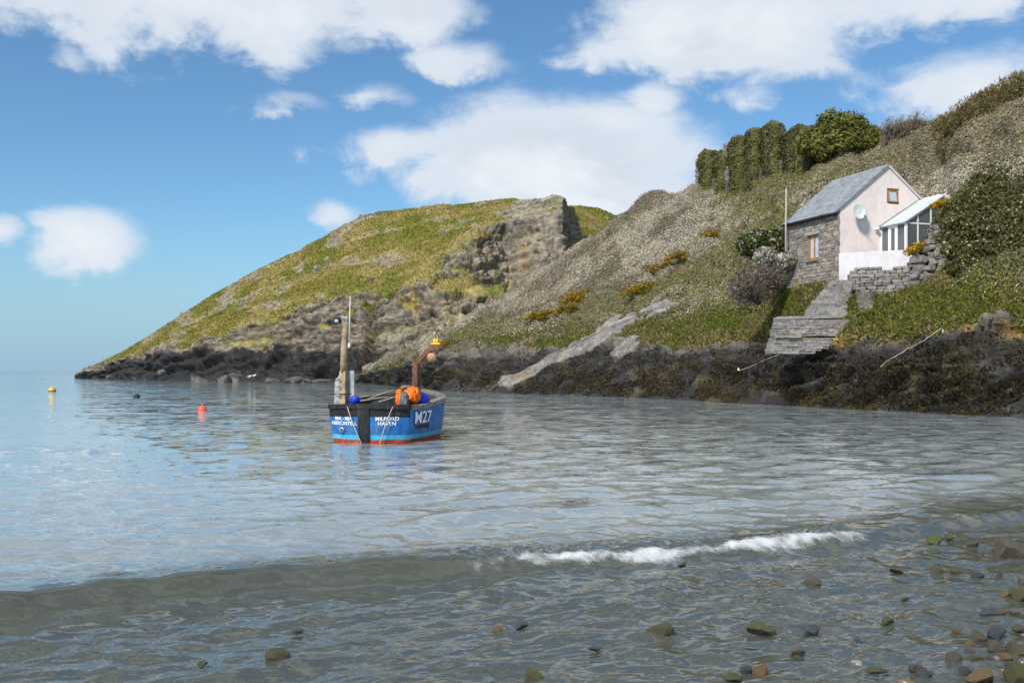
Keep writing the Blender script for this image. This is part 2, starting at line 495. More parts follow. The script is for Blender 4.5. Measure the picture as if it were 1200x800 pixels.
c = mixc(c, (.05, .046, .042), sstep(-bed, .30, .55) * sstep(fbm(P * .5, 2, 58), -.15, .2) * .85)  # dark bed stripes paint the shadow in the ledge cracks
crk = np.abs(noise((P + .6 * fbm(P * .4, 2, 62)[..., None]) * np.array([.42, .42, .10]), 63))
c = mixc(c, (.045, .042, .04), (1 - sstep(crk, .015, .05)) * .8)  # shadow in the upright joints painted as dark lines
c = mixc(c, (.30, .22, .165), sstep(noise(P * np.array([.2, .2, .35]), 64), .15, .4) * .5)
c = mixc(c, (.34, .31, .25), sstep(bed, .45, .9) * .5)
c = mixc(c, (.33, .31, .265), sstep(noise(P * np.array([.5, .5, 1.1]), 84), .25, .5) * np.clip(sstep(LV, 4.9, 5.3) + .35, 0, 1) * .8)
gcol = np.zeros(P.shape) + np.array((.25, .225, .058))
gv = fbm(P * .12, 4, 90)
gcol = mixc(gcol, (.34, .28, .11), sstep(gv, -.05, .35)); gcol = mixc(gcol, (.19, .205, .04), sstep(-gv, .1, .4))
gcol = mixc(gcol, (.22, .15, .07), sstep(noise(P * .6, 91), .3, .5) * .5)
c = mixc(c, gcol, grass)
c = mixc(c, (.42, .27, .03), np.clip(bl(px, py, 487, 357, 4, 8) + bl(px, py, 614, 306, 6, 3) + bl(px, py, 612, 290, 4, 3), 0, 1) * .9)
c = mixc(c, (.022, .022, .025), dark * .97)
c = mixc(c, (.22, .20, .17), sstep(noise(P * np.array([.25, .25, .8]), 95), .38, .55) * dark * (LV > 2.0) * (LV < 2.4) * .6)
me = np_mesh('headland', P.reshape(-1, 3), grid_quads(*P.shape[:2]), {'col': c.reshape(-1, 3), 'rock': rock.ravel(), 'wet': (dark * .6).ravel()}, False)
headland = tag(link('headland', me, ROCK), 'grassy headland ending in a layered dark sea cliff across the bay', 'headland', kind='structure')
# turf on the headland
wgt = grass * (LV > 4) * (LV < 7.7)
s = sample_grid(P, wgt, 200000)
Q = bilerp(P, s); Nq = bilerp(N1, s); gq = bilerp(gcol, s)
V, Fc, cc = tri_leaves(Q, Nq, rng.uniform(.16, .42, len(Q)), rng.uniform(.5, 1.0, len(Q)), gq * rng.uniform(.8, 1.3, len(Q))[:, None], .55, .4, .75)
turf = tag(link('turf', np_mesh('turf', V, Fc, {'col': cc}, False), LEAF), 'olive green and straw coloured turf covering the headland above its cliff', 'grass', kind='stuff')

# ---- the near hillside on the right
K = {
    425: [148, (439, 149), (438, 150), (437, 151), (436, 152), (435, 154), (434, 157)],
    450: [128, (432, 131), (429, 133), (427, 136), (426, 139), (424, 142), (422, 146)],
    480: [111, (425, 115), (419, 118), (416, 121), (413, 124), (411, 127), (409, 131)],
    520: [93, (418, 99), (408, 104), (404, 107), (401, 110), (398.5, 114), (396, 118)],
    560: [88, (415, 95), (398, 101), (390, 105), (383, 110), (377, 115), (371, 120)],
    600: [83, (413, 90), (390, 97), (378, 102), (366, 108), (355, 114), (344, 122)],
    650: [79, (412, 86), (380, 93), (362, 98), (345, 105), (326, 113), (308, 124)],
    700: [75, (407, 82), (372, 90), (346, 96), (321, 104), (297, 114), (275, 128)],
    760: [69, (404, 76), (366, 84), (331, 91), (299, 99), (265, 108), (233, 120)],
    815: [64, (404, 71), (366, 79), (327, 86), (291, 93), (254, 102), (220, 112)],
    870: [58, (404, 66), (362, 73), (322, 80), (281, 87), (244, 96), (211, 106)],
    915: [55, (404, 60), (350, 63.5), (312, 67), (262, 78), (232, 90), (200, 102)],
    945: [53, (402, 57), (335, 59.5), ('z', 7.7, 66.5), (257, 77), (225, 88), (193, 100)],
    975: [51, (400, 54), ('z', 7.0, 57.3), ('z', 7.6, 66), (252, 77), (214, 87), (180, 98.5)],
    1000: [49.7, (397, 52.6), ('z', 5.9, 55.8), ('z', 7.6, 66), (250, 77), (208, 87), (171, 98)],
    1040: [48, (391, 51), ('z', 6.0, 55.0), ('z', 7.7, 66), (245, 76), (201, 86), (154, 96)],
    1078: [46.3, (386, 49.3), ('z', 6.5, 54.2), ('z', 7.8, 65.5), (240, 76), (196, 85), (146, 93)],
    1098: [45.2, (384, 48.3), ('z', 6.9, 53.4), ('z', 8.4, 61), (235, 74), (192, 83), (140, 91)],
    1114: [44.5, (383, 47.8), (324, 52), (272, 57), (243, 72), (186, 82), (132, 89)],
    1150: [43, (380, 46.5), (330, 50.5), (214, 56.5), (205, 67), (160, 77), (112, 83)],
    1200: [41.7, (374, 45), (326, 49), (190, 56), (180, 64), (140, 71), (94, 76)],
    1280: [38.5, (367, 42), (318, 46), (150, 54), (140, 60), (100, 66), (55, 70)],
    1400: [33, (350, 37), (300, 41), (110, 50), (100, 55), (60, 60), (10, 64)],
}
cols = np.concatenate([np.arange(425, 1215, 1.05), np.arange(1215, 1400, 3.0)])
P, lev = loft(K, cols, [3, 5, 56, 56, 46, 38, 38, 40, 8, 6], [(14, .2), (50, -5)] + [(120, -40)], sm=(3, 3))
N0 = normals(P); N0 = N0 * np.where(N0[..., 2:3] < 0, -1, 1); px, py = project(P)
LV = np.broadcast_to(lev[:, None], P.shape[:2])
jag = fbm(P * .16, 4, 103)
# levels: 2 water, 3 rock top, 4 foot of scrub / terrace edge, 5 terrace back / bank top, 8 ridge
veg = sstep(LV + .22 * jag, 2.98, 3.2)
# pale slabs of bedrock
slab = np.clip(1.35 * bl(px, py, 652, 423, 56, 7.5, -.50) + 1.25 * bl(px, py, 716, 389, 44, 11, -.56) + 1.05 * bl(px, py, 778, 366, 36, 8, -.42) + .8 * bl(px, py, 735, 405, 30, 8, -.5)
               + .9 * bl(px, py, 600, 448, 30, 6, -.3), 0, 1)
slab0 = sstep(slab, .12, .4); slab = slab0 * sstep(slab + .45 * fbm(P * .5, 4, 110) + .35 * noise(np.stack([(px * .5 + py) * .16, (px - .5 * py) * .012, 0 * px], -1), 111) - .08, .38, .75)
bare0 = sstep(bl(px, py, 560, 412, 60, 14) + bl(px, py, 640, 395, 60, 10, -.3), .15, .4)
bare = bare0 * np.clip(sstep(bl(px, py, 560, 412, 60, 14) * 1.2 + .3 * jag, .45, .8) + sstep(bl(px, py, 640, 395, 60, 10, -.3) + .35 * jag, .5, .8), 0, 1)
rubble = np.clip(1.5 * bl(px, py, 1088, 285, 16, 40, .35) + 1.2 * bl(px, py, 1015, 350, 14, 24), 0, 1)
rubble = sstep(rubble, .15, .4) * sstep(rubble + .2 * jag, .45, .7)
veg = np.clip(veg - slab - bare * .8 - rubble, 0, 1)
terr = np.clip(bl(px, py, 1010, 322, 70, 10), 0, 1) * (P[..., 1] > 55.5) * (P[..., 1] < 66)
rock = 1 - veg
st = strata(P, (-.42, .15, .89), 1.0, 150); blk = fbm(P * .55, 4, 160)
weedl = fbm(P * np.array([.9, .9, 1.6]) @ np.array([[.9, 0, .42], [0, 1, 0], [-.42, 0, .9]]), 4, 165)
a_rock = sstep(LV, 1.7, 2.4)
st = .7 * st + .45 * strata(P, (-.42, .15, .89), 2.6, 155)
disp = a_rock * rock * (.95 * st + .36 * blk + .25 * np.abs(weedl) + .14 * fbm(P * 2.6, 2, 166)) * (1 - .55 * slab)
disp += slab * .3
# rounded scrub canopy
lump = np.abs(noise(P * np.array([.55, .55, .55]), 170)); lump2 = np.abs(noise(P * 1.25, 171))
scrub = veg * sstep(LV, 3.5, 4.1)
open_ = np.clip((px > 905) * (px < 1110) * (LV > 3.2) * (LV < 5.15), 0, 1) * 1.0     # garden terrace: no scrub on it
open_ = smooth2(open_, 2, 2)
scrub = scrub * (1 - open_)
rib = noise(np.stack([(px + .8 * py) * .006, (py + .62 * px) * .022, 0 * px], -1), 174)
disp += scrub * (1.1 * rib + .9 * fbm(P * .22, 2, 175))
Wp = (P + .9 * np.stack([noise(P * .5, 176), noise(P * .5, 177), noise(P * .5, 178)], -1)) * np.array([.27, .23, .36])
f1, fv = cells(Wp, 5); f2, _ = cells(P * 1.0 + 3.1, 6)
disp += scrub * (1 - .6 * sstep(LV, 7.2, 7.9)) * (1.8 * (fv * .7 + .5) * np.clip(.85 - 1.25 * f1 ** 2, -.15, 1) + .42 * np.clip(.7 - 1.1 * f2 ** 2, -.1, 1) - .75 + .4 * fbm(P * .12, 2, 172))
disp += (veg * (1 - scrub)) * (.22 * fbm(P * .9, 3, 173)) * (1 - open_)
disp *= (1 - .85 * open_ * sstep(LV, 3.9, 4.05))
disp *= 1 - .5 * sstep(LV, 7.9, 8.3)
P = P + N0 * disp[..., None]
N1 = normals(P); N1 = N1 * np.sign(np.median(N1[..., 2])); px, py = project(P)
# colours of the ground itself
tide = 1 - sstep(LV + .16 * jag, 2.80, 3.02)
c = np.zeros(P.shape) + np.array((.19, .165, .14))
c = mixc(c, (.115, .105, .105), sstep(jag, .0, .4)); c = mixc(c, (.30, .27, .235), sstep(noise(P * .8, 180), .25, .5) * .6)
c = mixc(c, (.27, .26, .25), slab * .9); c = mixc(c, (.13, .125, .12), slab * sstep(-strata(P, (-.42, .15, .89), 3.4, 187), .0, .5) * .85); c = mixc(c, (.30, .235, .17), slab * sstep(noise(P * .5, 181), .15, .45) * .7)
tcol = np.zeros(P.shape) + np.array((.038, .036, .036))
tcol = mixc(tcol, (.075, .060, .030), sstep(fbm(P * .5, 3, 182), .0, .35) * (1 - sstep(LV, 2.45, 2.85)))
tcol = mixc(tcol, (.10, .095, .09), sstep(fbm(P * np.array([.5, .5, 1.2]), 3, 183), .35, .6) * .8)
tcol = mixc(tcol, (.014, .014, .016), sstep(-st, .3, .8) * .8)
c = mixc(c, tcol, tide * (1 - slab))
lich = np.clip(sstep(LV, 2.86, 2.98) * (1 - sstep(LV, 3.08, 3.25)), 0, 1) * sstep(px, 740, 900) * sstep(fbm(P * .5, 3, 185), .0, .3)
c = mixc(c, (.38, .235, .055), lich * .85 * (1 - slab))
vcol = np.zeros(P.shape) + np.array((.19, .16, .12))
vcol = mixc(vcol, (.12, .10, .075), sstep(fbm(P * .2, 3, 190), 0, .4))
vcol = mixc(vcol, (.11, .12, .035), (1 - scrub) * .8)
c = mixc(c, vcol, veg)
me = np_mesh('hillside', P.reshape(-1, 3), grid_quads(*P.shape[:2]), {'col': c.reshape(-1, 3), 'rock': rock.ravel(), 'wet': (tide * (1 - slab) * .7).ravel()}, False)
hillside = tag(link('hillside', me, ROCK), 'steep hillside above the bay with a dark rocky shore', 'hillside', kind='structure')
HP, HN, HL, Hpx, Hpy = P, N1, LV, px, py


def ground_at(px0, py0):
    """the hillside point seen at a place of the photograph (nearest one to the camera)"""
    d = (Hpx - px0) ** 2 + ((Hpy - py0)) ** 2
    d = np.where((HL > 1.9) & (HL < 8.2), d, 1e9)
    near = d < max(4.0, d.min() * 1.5)
    D = np.where(near, HP[..., 1], 1e9); i = np.unravel_index(np.argmin(D), D.shape)
    return HP[i], HN[i]


# scrub leaves and twigs
wgt = scrub * (LV < 8.5) / np.maximum(P[..., 1], 40) ** 1.5
s = sample_grid(P, wgt, 640000)
Q = bilerp(P, s); Nq = bilerp(N1, s); qx, qy = project(Q); n = len(Q)
streak = fbm(np.stack([qx * .016 + qy * .010, (qy + qx * .62) * .034, 0 * qx], -1), 4, 200)
fine = fbm(Q * .9, 3, 201)
W_ = (Q + .9 * np.stack([noise(Q * .5, 176), noise(Q * .5, 177), noise(Q * .5, 178)], -1)) * np.array([.27, .23, .36])
cf, cv = cells(W_, 5); cv2 = (cv * 7.31) % 1
green = np.clip(bl(qx, qy, 925, 205, 45, 14) * .9 + bl(qx, qy, 770, 338, 60, 7, -.5) * .8 + bl(qx, qy, 868, 285, 60, 8, -.55) * .9 + bl(qx, qy, 985, 200, 40, 8) * .5 + bl(qx, qy, 1060, 185, 30, 8) * .5 + bl(qx, qy, 905, 248, 26, 14) * .8 + bl(qx, qy, 890, 225, 45, 18, -.4) + bl(qx, qy, 830, 330, 40, 26, -.5) * .9 + bl(qx, qy, 925, 330, 50, 22)
                + bl(qx, qy, 700, 362, 40, 12, -.3) * .9 + bl(qx, qy, 580, 385, 60, 10, -.25) * .7 + bl(qx, qy, 905, 300, 30, 40) * .7
                + bl(qx, qy, 860, 375, 50, 18) * .9 + bl(qx, qy, 1100, 345, 120, 22) * 1.0 + bl(qx, qy, 545, 392, 30, 8) * .7, 0, 1)
ivy = np.clip(bl(qx, qy, 1165, 268, 62, 52) * 1.9, 0, 1) * (Q[:, 1] < 60)
brown = np.clip(bl(qx, qy, 1165, 140, 70, 30, -.45) * 1.5 + bl(qx, qy, 1010, 185, 60, 18, -.2) * .7, 0, 1)
zone = np.clip(bl(qx, qy, 690, 318, 110, 20, -.62) + bl(qx, qy, 845, 245, 55, 16, -.5) + bl(qx, qy, 1130, 200, 70, 28, -.3) + bl(qx, qy, 800, 345, 90, 9, -.55) + bl(qx, qy, 905, 262, 30, 22) + bl(qx, qy, 780, 262, 60, 12, -.6), 0, 1)
dusk = np.clip(bl(qx, qy, 745, 345, 60, 14, -.5) + bl(qx, qy, 860, 300, 55, 16, -.55) + bl(qx, qy, 620, 368, 60, 12, -.45) + bl(qx, qy, 1075, 175, 60, 16, -.2) + bl(qx, qy, 930, 225, 40, 10, -.5) + .6 * bl(qx, qy, 740, 292, 80, 8, -.6), 0, 1)
pale = np.clip(.02 + 2.3 * streak + .25 * fine + .8 * zone - .8 * dusk + 2.3 * (cv - .45), .01, 1.6) * (1 - .85 * green) * (1 - .97 * ivy) * (1 - .85 * brown)
olive = np.clip(-.15 - 1.1 * streak + .25 * fine + 1.6 * (cv2 - .55), .0, 1.3) * (1 - brown)
pal = [(.70, .65, .53), (.46, .40, .31), (.22, .18, .135), (.165, .18, .048), (.085, .095, .03), (.27, .225, .07)]
pr = np.stack([pale * 1.3, .22 * (1 - .7 * ivy) + .5 * pale + .45 * brown, .18 + .5 * brown + .5 * dusk + .75 * np.clip(.55 - pale, 0, 1) + .6 * np.clip(-streak, 0, 1) + 1.6 * np.clip(cf - .5, 0, 1), .015 + 2.2 * green + .38 * olive + .6 * ivy, .04 + 1.6 * ivy + .25 * olive + .25 * green, .03 + .6 * brown + .5 * green], 1)
pr = np.clip(pr, 0.01, None)
cc = pick(pal, pr, n)
twig = rng.random(n) < .25
size = np.where(twig, rng.uniform(.14, .36, n), rng.uniform(.07, .17, n)) * (.75 + Q[:, 1] / 250)
size = np.where(cc.mean(1) > .42, size * .62, size)
asp = np.where(twig, rng.uniform(.10, .22, n), rng.uniform(.6, 1.1, n))
Q = Q + Nq * (rng.random(n) ** 1.7 * .22)[:, None]
V, Fc, cl = tri_leaves(Q, Nq, size, asp, cc, .85, .2, .72)
tag(link('scrub', np_mesh('scrub', V, Fc, {'col': cl}, False), LEAF), 'blackthorn scrub in pale blossom and bramble covering the steep hillside', 'scrub', kind='stuff')

# rough grass on the lower slope and round the terrace
wgt = veg * (1 - scrub) * (LV > 2.9) * (LV < 5.3) / np.maximum(P[..., 1], 40) ** 1.5 * (1 - .75 * sstep(open_, .5, 1) * (LV > 4.02))
s = sample_grid(P, wgt, 190000)
Q = bilerp(P, s); Nq = bilerp(N1, s); n = len(Q); gv = fbm(Q * .35, 4, 210); ga = fbm(Q * 1.3, 2, 211)
pal = [(.145, .165, .030), (.085, .110, .022), (.285, .235, .105), (.19, .125, .06), (.30, .27, .03), (.07, .06, .04)]
pr = np.stack([.55 + 1.6 * gv, .4 - .5 * gv + .5 * ga, .40 - 1.3 * gv, .22 + .5 * ga - .5 * gv, .04 + .0 * gv, .25 - .3 * ga], 1)
cc = pick(pal, np.clip(pr, .01, None), n)
Q = Q + Nq * (rng.random(n) ** 2 * .12)[:, None]
V, Fc, cl = tri_leaves(Q, Nq, rng.uniform(.08, .24, n), rng.uniform(.25, .7, n), cc, .6, .45, .5)
tag(link('rough_grass', np_mesh('rough_grass', V, Fc, {'col': cl}, False), LEAF), 'rough green and straw coloured grass on the bank above the dark shore rocks', 'grass', kind='stuff')

# bladder wrack and lichen tufts on the tidal rocks
wgt = tide * (1 - slab) * (LV > 2.0) * sstep(fbm(P * np.array([.25, .6, .9]), 3, 222) + .32, 0, .3) * (1 - .75 * sstep(LV, 2.42, 2.62)) / np.maximum(P[..., 1], 40) ** 1.5
s = sample_grid(P, wgt, 110000)
Q = bilerp(P, s); Nq = bilerp(N1, s); n = len(Q); gv = fbm(Q * .5, 3, 223)
pal = [(.048, .039, .023), (.024, .022, .018), (.074, .060, .029), (.10, .066, .028)]
pr = np.clip(np.stack([.6 + 0 * gv, .6 - gv, .22 + .7 * gv, .05 + .2 * gv], 1), .01, None)
V, Fc, cl = tri_leaves(Q + Nq * .02, Nq, rng.uniform(.05, .20, n), rng.uniform(.3, .8, n), pick(pal, pr, n), .75, -.3, .7)
tag(link('seaweed', np_mesh('seaweed', V, Fc, {'col': cl}, False), LEAF), 'brown wrack hanging over the dark tidal rocks', 'seaweed', kind='stuff')

# ------------------------------------------------------------------ sea and shingle
SH = np.array([-.41, .912])               # offshore direction on the beach
AL = np.array([.912, .41])                # along the shore, towards the right


def water_mat():
    def b(k, out):
        geo = k.new('ShaderNodeNewGeometry'); P = geo.outputs['Position']
        c0 = k.noise(k.mapping(P, (.45, 1.1, 1), rot=(0, 0, -.08)), 1.0, 3, .6, .3, out=1)
        c1 = k.noise(k.mapping(P, (.55, 1.2, 1), rot=(0, 0, .12)), 2.6, 3, .6, .4, out=1)
        c2 = k.noise(k.mapping(P, (.6, 1.35, 1), rot=(0, 0, -.16)), 13, 4, .65, .5, out=1)
        b3 = k.noise(k.mapping(P, (.10, .32, 1)), 1.0, 3, .5)
        calm = k.math('MULTIPLY', k.math('ADD', .6, k.math('MULTIPLY', k.ss(b3, .35, .65), .4)), k.attr('rough'))
        def vec(op, *a):
            nd = k.n.new('ShaderNodeVectorMath'); nd.operation = op
            for i_, v in enumerate(a): k.set(nd.inputs[i_], v)
            return nd.outputs[0]
        def slope(c_, w, amt):
            nd = k.n.new('ShaderNodeVectorMath'); nd.operation = 'SCALE'; k.set(nd.inputs[0], vec('MULTIPLY', vec('SUBTRACT', c_, (.5, .5, .5)), amt)); k.set(nd.inputs['Scale'], w); return nd.outputs[0]
        off = k.attr('offshore')
        sl = vec('ADD', vec('ADD', slope(c0, k.ss(off, 24., 60.), (.30, .60, 0.)), slope(c1, k.ss(off, 8.5, 17.), (.30, .62, 0.))), slope(c2, k.math('SUBTRACT', 1.0, k.math('MULTIPLY', k.ss(off, 18., 50.), .6)), (.34, .56, 0.)))
        sc_ = k.n.new('ShaderNodeVectorMath'); sc_.operation = 'SCALE'; k.set(sc_.inputs[0], sl); k.set(sc_.inputs['Scale'], calm)
        bn = k.n.new('ShaderNodeVectorMath'); bn.operation = 'NORMALIZE'; k.set(bn.inputs[0], vec('ADD', geo.outputs['Normal'], sc_.outputs[0]))
        fr = k.new('ShaderNodeFresnel', ins={'IOR': 1.5}); k.l.new(bn.outputs[0], fr.inputs['Normal'])
        gl = k.new('ShaderNodeBsdfGlossy', ins={'Color': (.98, .98, .98, 1), 'Roughness': .04}); k.l.new(bn.outputs[0], gl.inputs['Normal'])
        tr = k.new('ShaderNodeBsdfTransparent', ins={'Color': (.74, .76, .66, 1)})
        df = k.new('ShaderNodeBsdfDiffuse', ins={'Color': k.mix(k.ss(k.attr('offshore'), 30., 110.), k.mix(k.attr('sky_sheen'), (.115, .125, .10), (.30, .345, .355)), (.17, .235, .26))})  # pale body and darker far sea carry the sky reflection in the colour
        un = k.new('ShaderNodeMixShader', ins={0: k.attr('murk')}); k.l.new(tr.outputs[0], un.inputs[1]); k.l.new(df.outputs[0], un.inputs[2])
        w = k.new('ShaderNodeMixShader', ins={0: fr.outputs[0]}); k.l.new(un.outputs[0], w.inputs[1]); k.l.new(gl.outputs[0], w.inputs[2])
        fm = k.new('ShaderNodeBsdfDiffuse', ins={'Color': (.68, .70, .71, 1)})
        fn = k.noise(k.mapping(P, (1.0, 1.0, .6), rot=(0, 0, -.42)), 9, 6, .68, .5)
        fa = k.attr('foam')
        ff = k.math('MULTIPLY', k.ss(k.math('ADD', fa, k.math('MULTIPLY', k.math('SUBTRACT', fn, .5), 1.3)), .34, 1.15), .72)
        o = k.new('ShaderNodeMixShader', ins={0: ff}); k.l.new(w.outputs[0], o.inputs[1]); k.l.new(fm.outputs[0], o.inputs[2])
        k.l.new(o.outputs[0], out.inputs[0])
    return material('sea_water', b)


rowsy = np.concatenate([[433.02, 433.06, 433.12, 433.25, 433.5, 433.8], np.arange(434.2, 560, 1.5), np.arange(560, 830, .85), np.arange(830, 1300, 12)])
Dw = CH * F / (rowsy - HZ)
pw = np.concatenate([np.arange(-900, -60, 40), np.arange(-60, 1270, 3.4), np.arange(1270, 2100, 40)])
X = (pw[None, :] - 600) / F * Dw[:, None]; Yw = np.broadcast_to(Dw[:, None], X.shape)
cS = X * SH[0] + Yw * SH[1]; aS = X * AL[0] + Yw * AL[1]
z = np.zeros_like(X)
wr = np.random.default_rng(3)
fade = 1 - sstep(Yw, 16, 45)
for i in range(46):
    lam = .16 * (1.4 / .16) ** wr.random(); th = wr.normal(0, .75) + math.atan2(SH[1], SH[0])
    ph = wr.random() * 6.28; kk = 2 * math.pi / lam; A = .0042 * lam ** .85
    lim = 1 - sstep(Yw, lam * 26, lam * 60)
    arg = kk * (X * math.cos(th) + Yw * math.sin(th)) + ph + 1.2 * np.sin(X * .7 + i) * .4
    z += A * lim * np.sin(arg)
XY = np.stack([X, Yw, 0 * X], -1)
z += .012 * fbm(XY * np.array([.5, .8, 1]), 3, 300) * fade
chop = fbm(np.stack([aS * 1.6, cS * 4.2, 0 * X], -1), 4, 310)
shal = 1 - sstep(cS, 8.0, 9.2)
z += .022 * chop * shal * (Yw < 20)
# the small breaking wave: a crest line along the beach
c0 = 9.22 + .16 * np.sin(aS * .55 + .5) + .10 * noise(np.stack([aS * .9, 0 * X, 0 * X + 2], -1), 320) + .012 * np.maximum(aS - 6, 0) ** 2
dc = cS - c0
hgt = .205 * (1 - .5 * sstep(aS, 2.5, 6.0)) * (.85 + .25 * noise(np.stack([aS * .8, 0 * X, 0 * X], -1), 321)) * (1 - .6 * sstep(aS, 10.5, 13.5))
prof = np.where(dc < 0, np.exp(-(dc / .20) ** 2), np.exp(-(dc / .85) ** 2))
brk = sstep(aS, 3.2, 4.5) * (1 - sstep(aS, 8.2, 9.1))
lump = 1 + brk * .5 * fbm(np.stack([aS * 5, cS * 5, 0 * X], -1), 3, 322)
z += hgt * prof * lump - .04 * np.exp(-((dc + .5) / .35) ** 2)
z += .05 * np.exp(-((dc - 3.2 - .3 * np.sin(aS * .4)) / .7) ** 2) * (Yw < 40)
fw_ = .11 + .10 * sstep(noise(np.stack([aS * 1.3, 0 * X, 0 * X + 7], -1), 331), -.3, .4); fs_ = .09 + .12 * noise(np.stack([aS * 2.1, 0 * X, 0 * X + 3], -1), 332)
fo = brk * (np.exp(-((dc + fs_) / fw_) ** 2) * 1.0) * (.62 + .42 * sstep(noise(np.stack([aS * 1.5, cS * 1.0, 0 * X], -1), 330), -.35, .35))
fo += .55 * np.exp(-((aS - 10.8) / .8) ** 2) * np.exp(-((dc - .1) / .35) ** 2)
fo += .34 * sstep(aS, 2.6, 4) * (1 - sstep(aS, 8, 10)) * np.exp(-((dc + .62) / .38) ** 2)
fo = np.clip(fo, 0, 1.2)
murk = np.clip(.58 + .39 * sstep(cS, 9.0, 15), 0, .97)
sky_sheen = .7 * sstep(dc, .0, 1.6) + .3 * sstep(cS, 10, 18)  # body colour brightened seaward of the crest in place of reflected sky
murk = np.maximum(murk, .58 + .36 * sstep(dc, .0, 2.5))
rough = .85 + .15 * sstep(Yw, 9, 20)
V = np.stack([X, Yw, z], -1).reshape(-1, 3)
me = np_mesh('sea', V, grid_quads(*X.shape)[:, ::-1], {'foam': fo.ravel(), 'murk': murk.ravel(), 'rough': rough.ravel(), 'offshore': Yw.ravel(), 'sky_sheen': sky_sheen.ravel()})
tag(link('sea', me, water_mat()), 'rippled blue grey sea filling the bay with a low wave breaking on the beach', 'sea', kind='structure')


def bed_z(x, y):
    c = x * SH[0] + y * SH[1]
    return np.where(c < 4.4, .06 * (4.4 - c), -.028 * (c - 4.4)) - .02 * np.clip(c - 9, 0, None) - .035


gx = np.concatenate([np.linspace(-60, -8, 30), np.arange(-7.8, 14, .09), np.linspace(14.2, 60, 30)])
gy = np.concatenate([np.linspace(-14, 4.8, 20), np.arange(5, 15, .09), np.linspace(15.2, 60, 30)])
GX, GY = np.meshgrid(gx, gy)
GZ = bed_z(GX, GY); G3 = np.stack([GX, GY, 0 * GX], -1)
GZ = GZ + .05 * fbm(G3 * 1.2, 3, 340) + .022 * np.abs(fbm(G3 * 5, 2, 341))
bc = np.zeros(G3.shape) + np.array((.10, .088, .062)); bc = mixc(bc, (.055, .055, .05), sstep(noise(G3 * 6, 342), -.1, .4)); bc = mixc(bc, (.17, .14, .09), sstep(noise(G3 * 9, 343), .2, .5))
bedm = surf('shingle', (.10, .09, .07), .6, .4, 14, .8, 60)
tag(link('beach', np_mesh('beach', np.stack([GX, GY, GZ], -1).reshape(-1, 3), grid_quads(*GX.shape)), bedm), 'wet shingle beach sloping under the shallow water', 'beach', kind='structure')

# pebbles
bm = bmesh.new(); bmesh.ops.create_icosphere(bm, subdivisions=1, radius=1.0)
ico = np.array([v.co[:] for v in bm.verts]); icf = np.array([[v.index for v in f.verts] for f in bm.faces]); bm.free()
npb = 9000
cc = rng.uniform(3.2, 9.3, npb) ** 1.0; aa = rng.uniform(-5.5, 12, npb)
pxx = cc * SH[0] + aa * AL[0]; pyy = cc * SH[1] + aa * AL[1]
keep = (pyy > 5) & (np.abs(pxx / pyy) < .62); cc, pxx, pyy = cc[keep], pxx[keep], pyy[keep]; npb = len(cc)
sz = .022 + .05 * rng.random(npb) ** 2.2
ang = rng.uniform(0, 6.28, npb); sc = np.stack([rng.uniform(.8, 1.5, npb), rng.uniform(.7, 1.1, npb), rng.uniform(.35, .7, npb)], 1) * sz[:, None]
loc = ico[None] * sc[:, None, :] * rng.uniform(.85, 1.15, (npb, len(ico), 1))
R = np.stack([np.stack([np.cos(ang), -np.sin(ang)], -1), np.stack([np.sin(ang), np.cos(ang)], -1)], 1)
xy = np.einsum('nij,nkj->nki', R, loc[..., :2])
V = np.concatenate([xy, loc[..., 2:]], -1) + np.stack([pxx, pyy, bed_z(pxx, pyy) + .02 + sz * .15], -1)[:, None, :]
Fc = (icf[None] + (np.arange(npb) * len(ico))[:, None, None]).reshape(-1, 3)
pal = np.array([(.10, .095, .085), (.055, .06, .065), (.16, .125, .075), (.20, .19, .17), (.085, .085, .03), (.13, .09, .05)])
pcol = pal[rng.integers(0, len(pal), npb)] * rng.uniform(.7, 1.3, npb)[:, None]


def pebble_mat():
    def b(k, out):
        tc = k.new('ShaderNodeNewGeometry').outputs['Position']
        c = k.mix(k.ss(k.noise(tc, 30, 5, .6), .3, .7), k.mix(1, k.attr('col', 'Color'), (.7, .7, .7), 'MULTIPLY'), k.mix(1, k.attr('col', 'Color'), (1.3, 1.3, 1.25), 'MULTIPLY'))
        p = k.new('ShaderNodeBsdfPrincipled', ins={'Base Color': c, 'Roughness': .35}); k.l.new(p.outputs[0], out.inputs[0])
    return material('wet_pebble', b)


tag(link('pebbles', np_mesh('pebbles', V.reshape(-1, 3), Fc, {'col': np.repeat(pcol, len(ico), 0)}), pebble_mat()), 'wet pebbles of the shingle beach under the shallows', 'pebbles', kind='stuff')

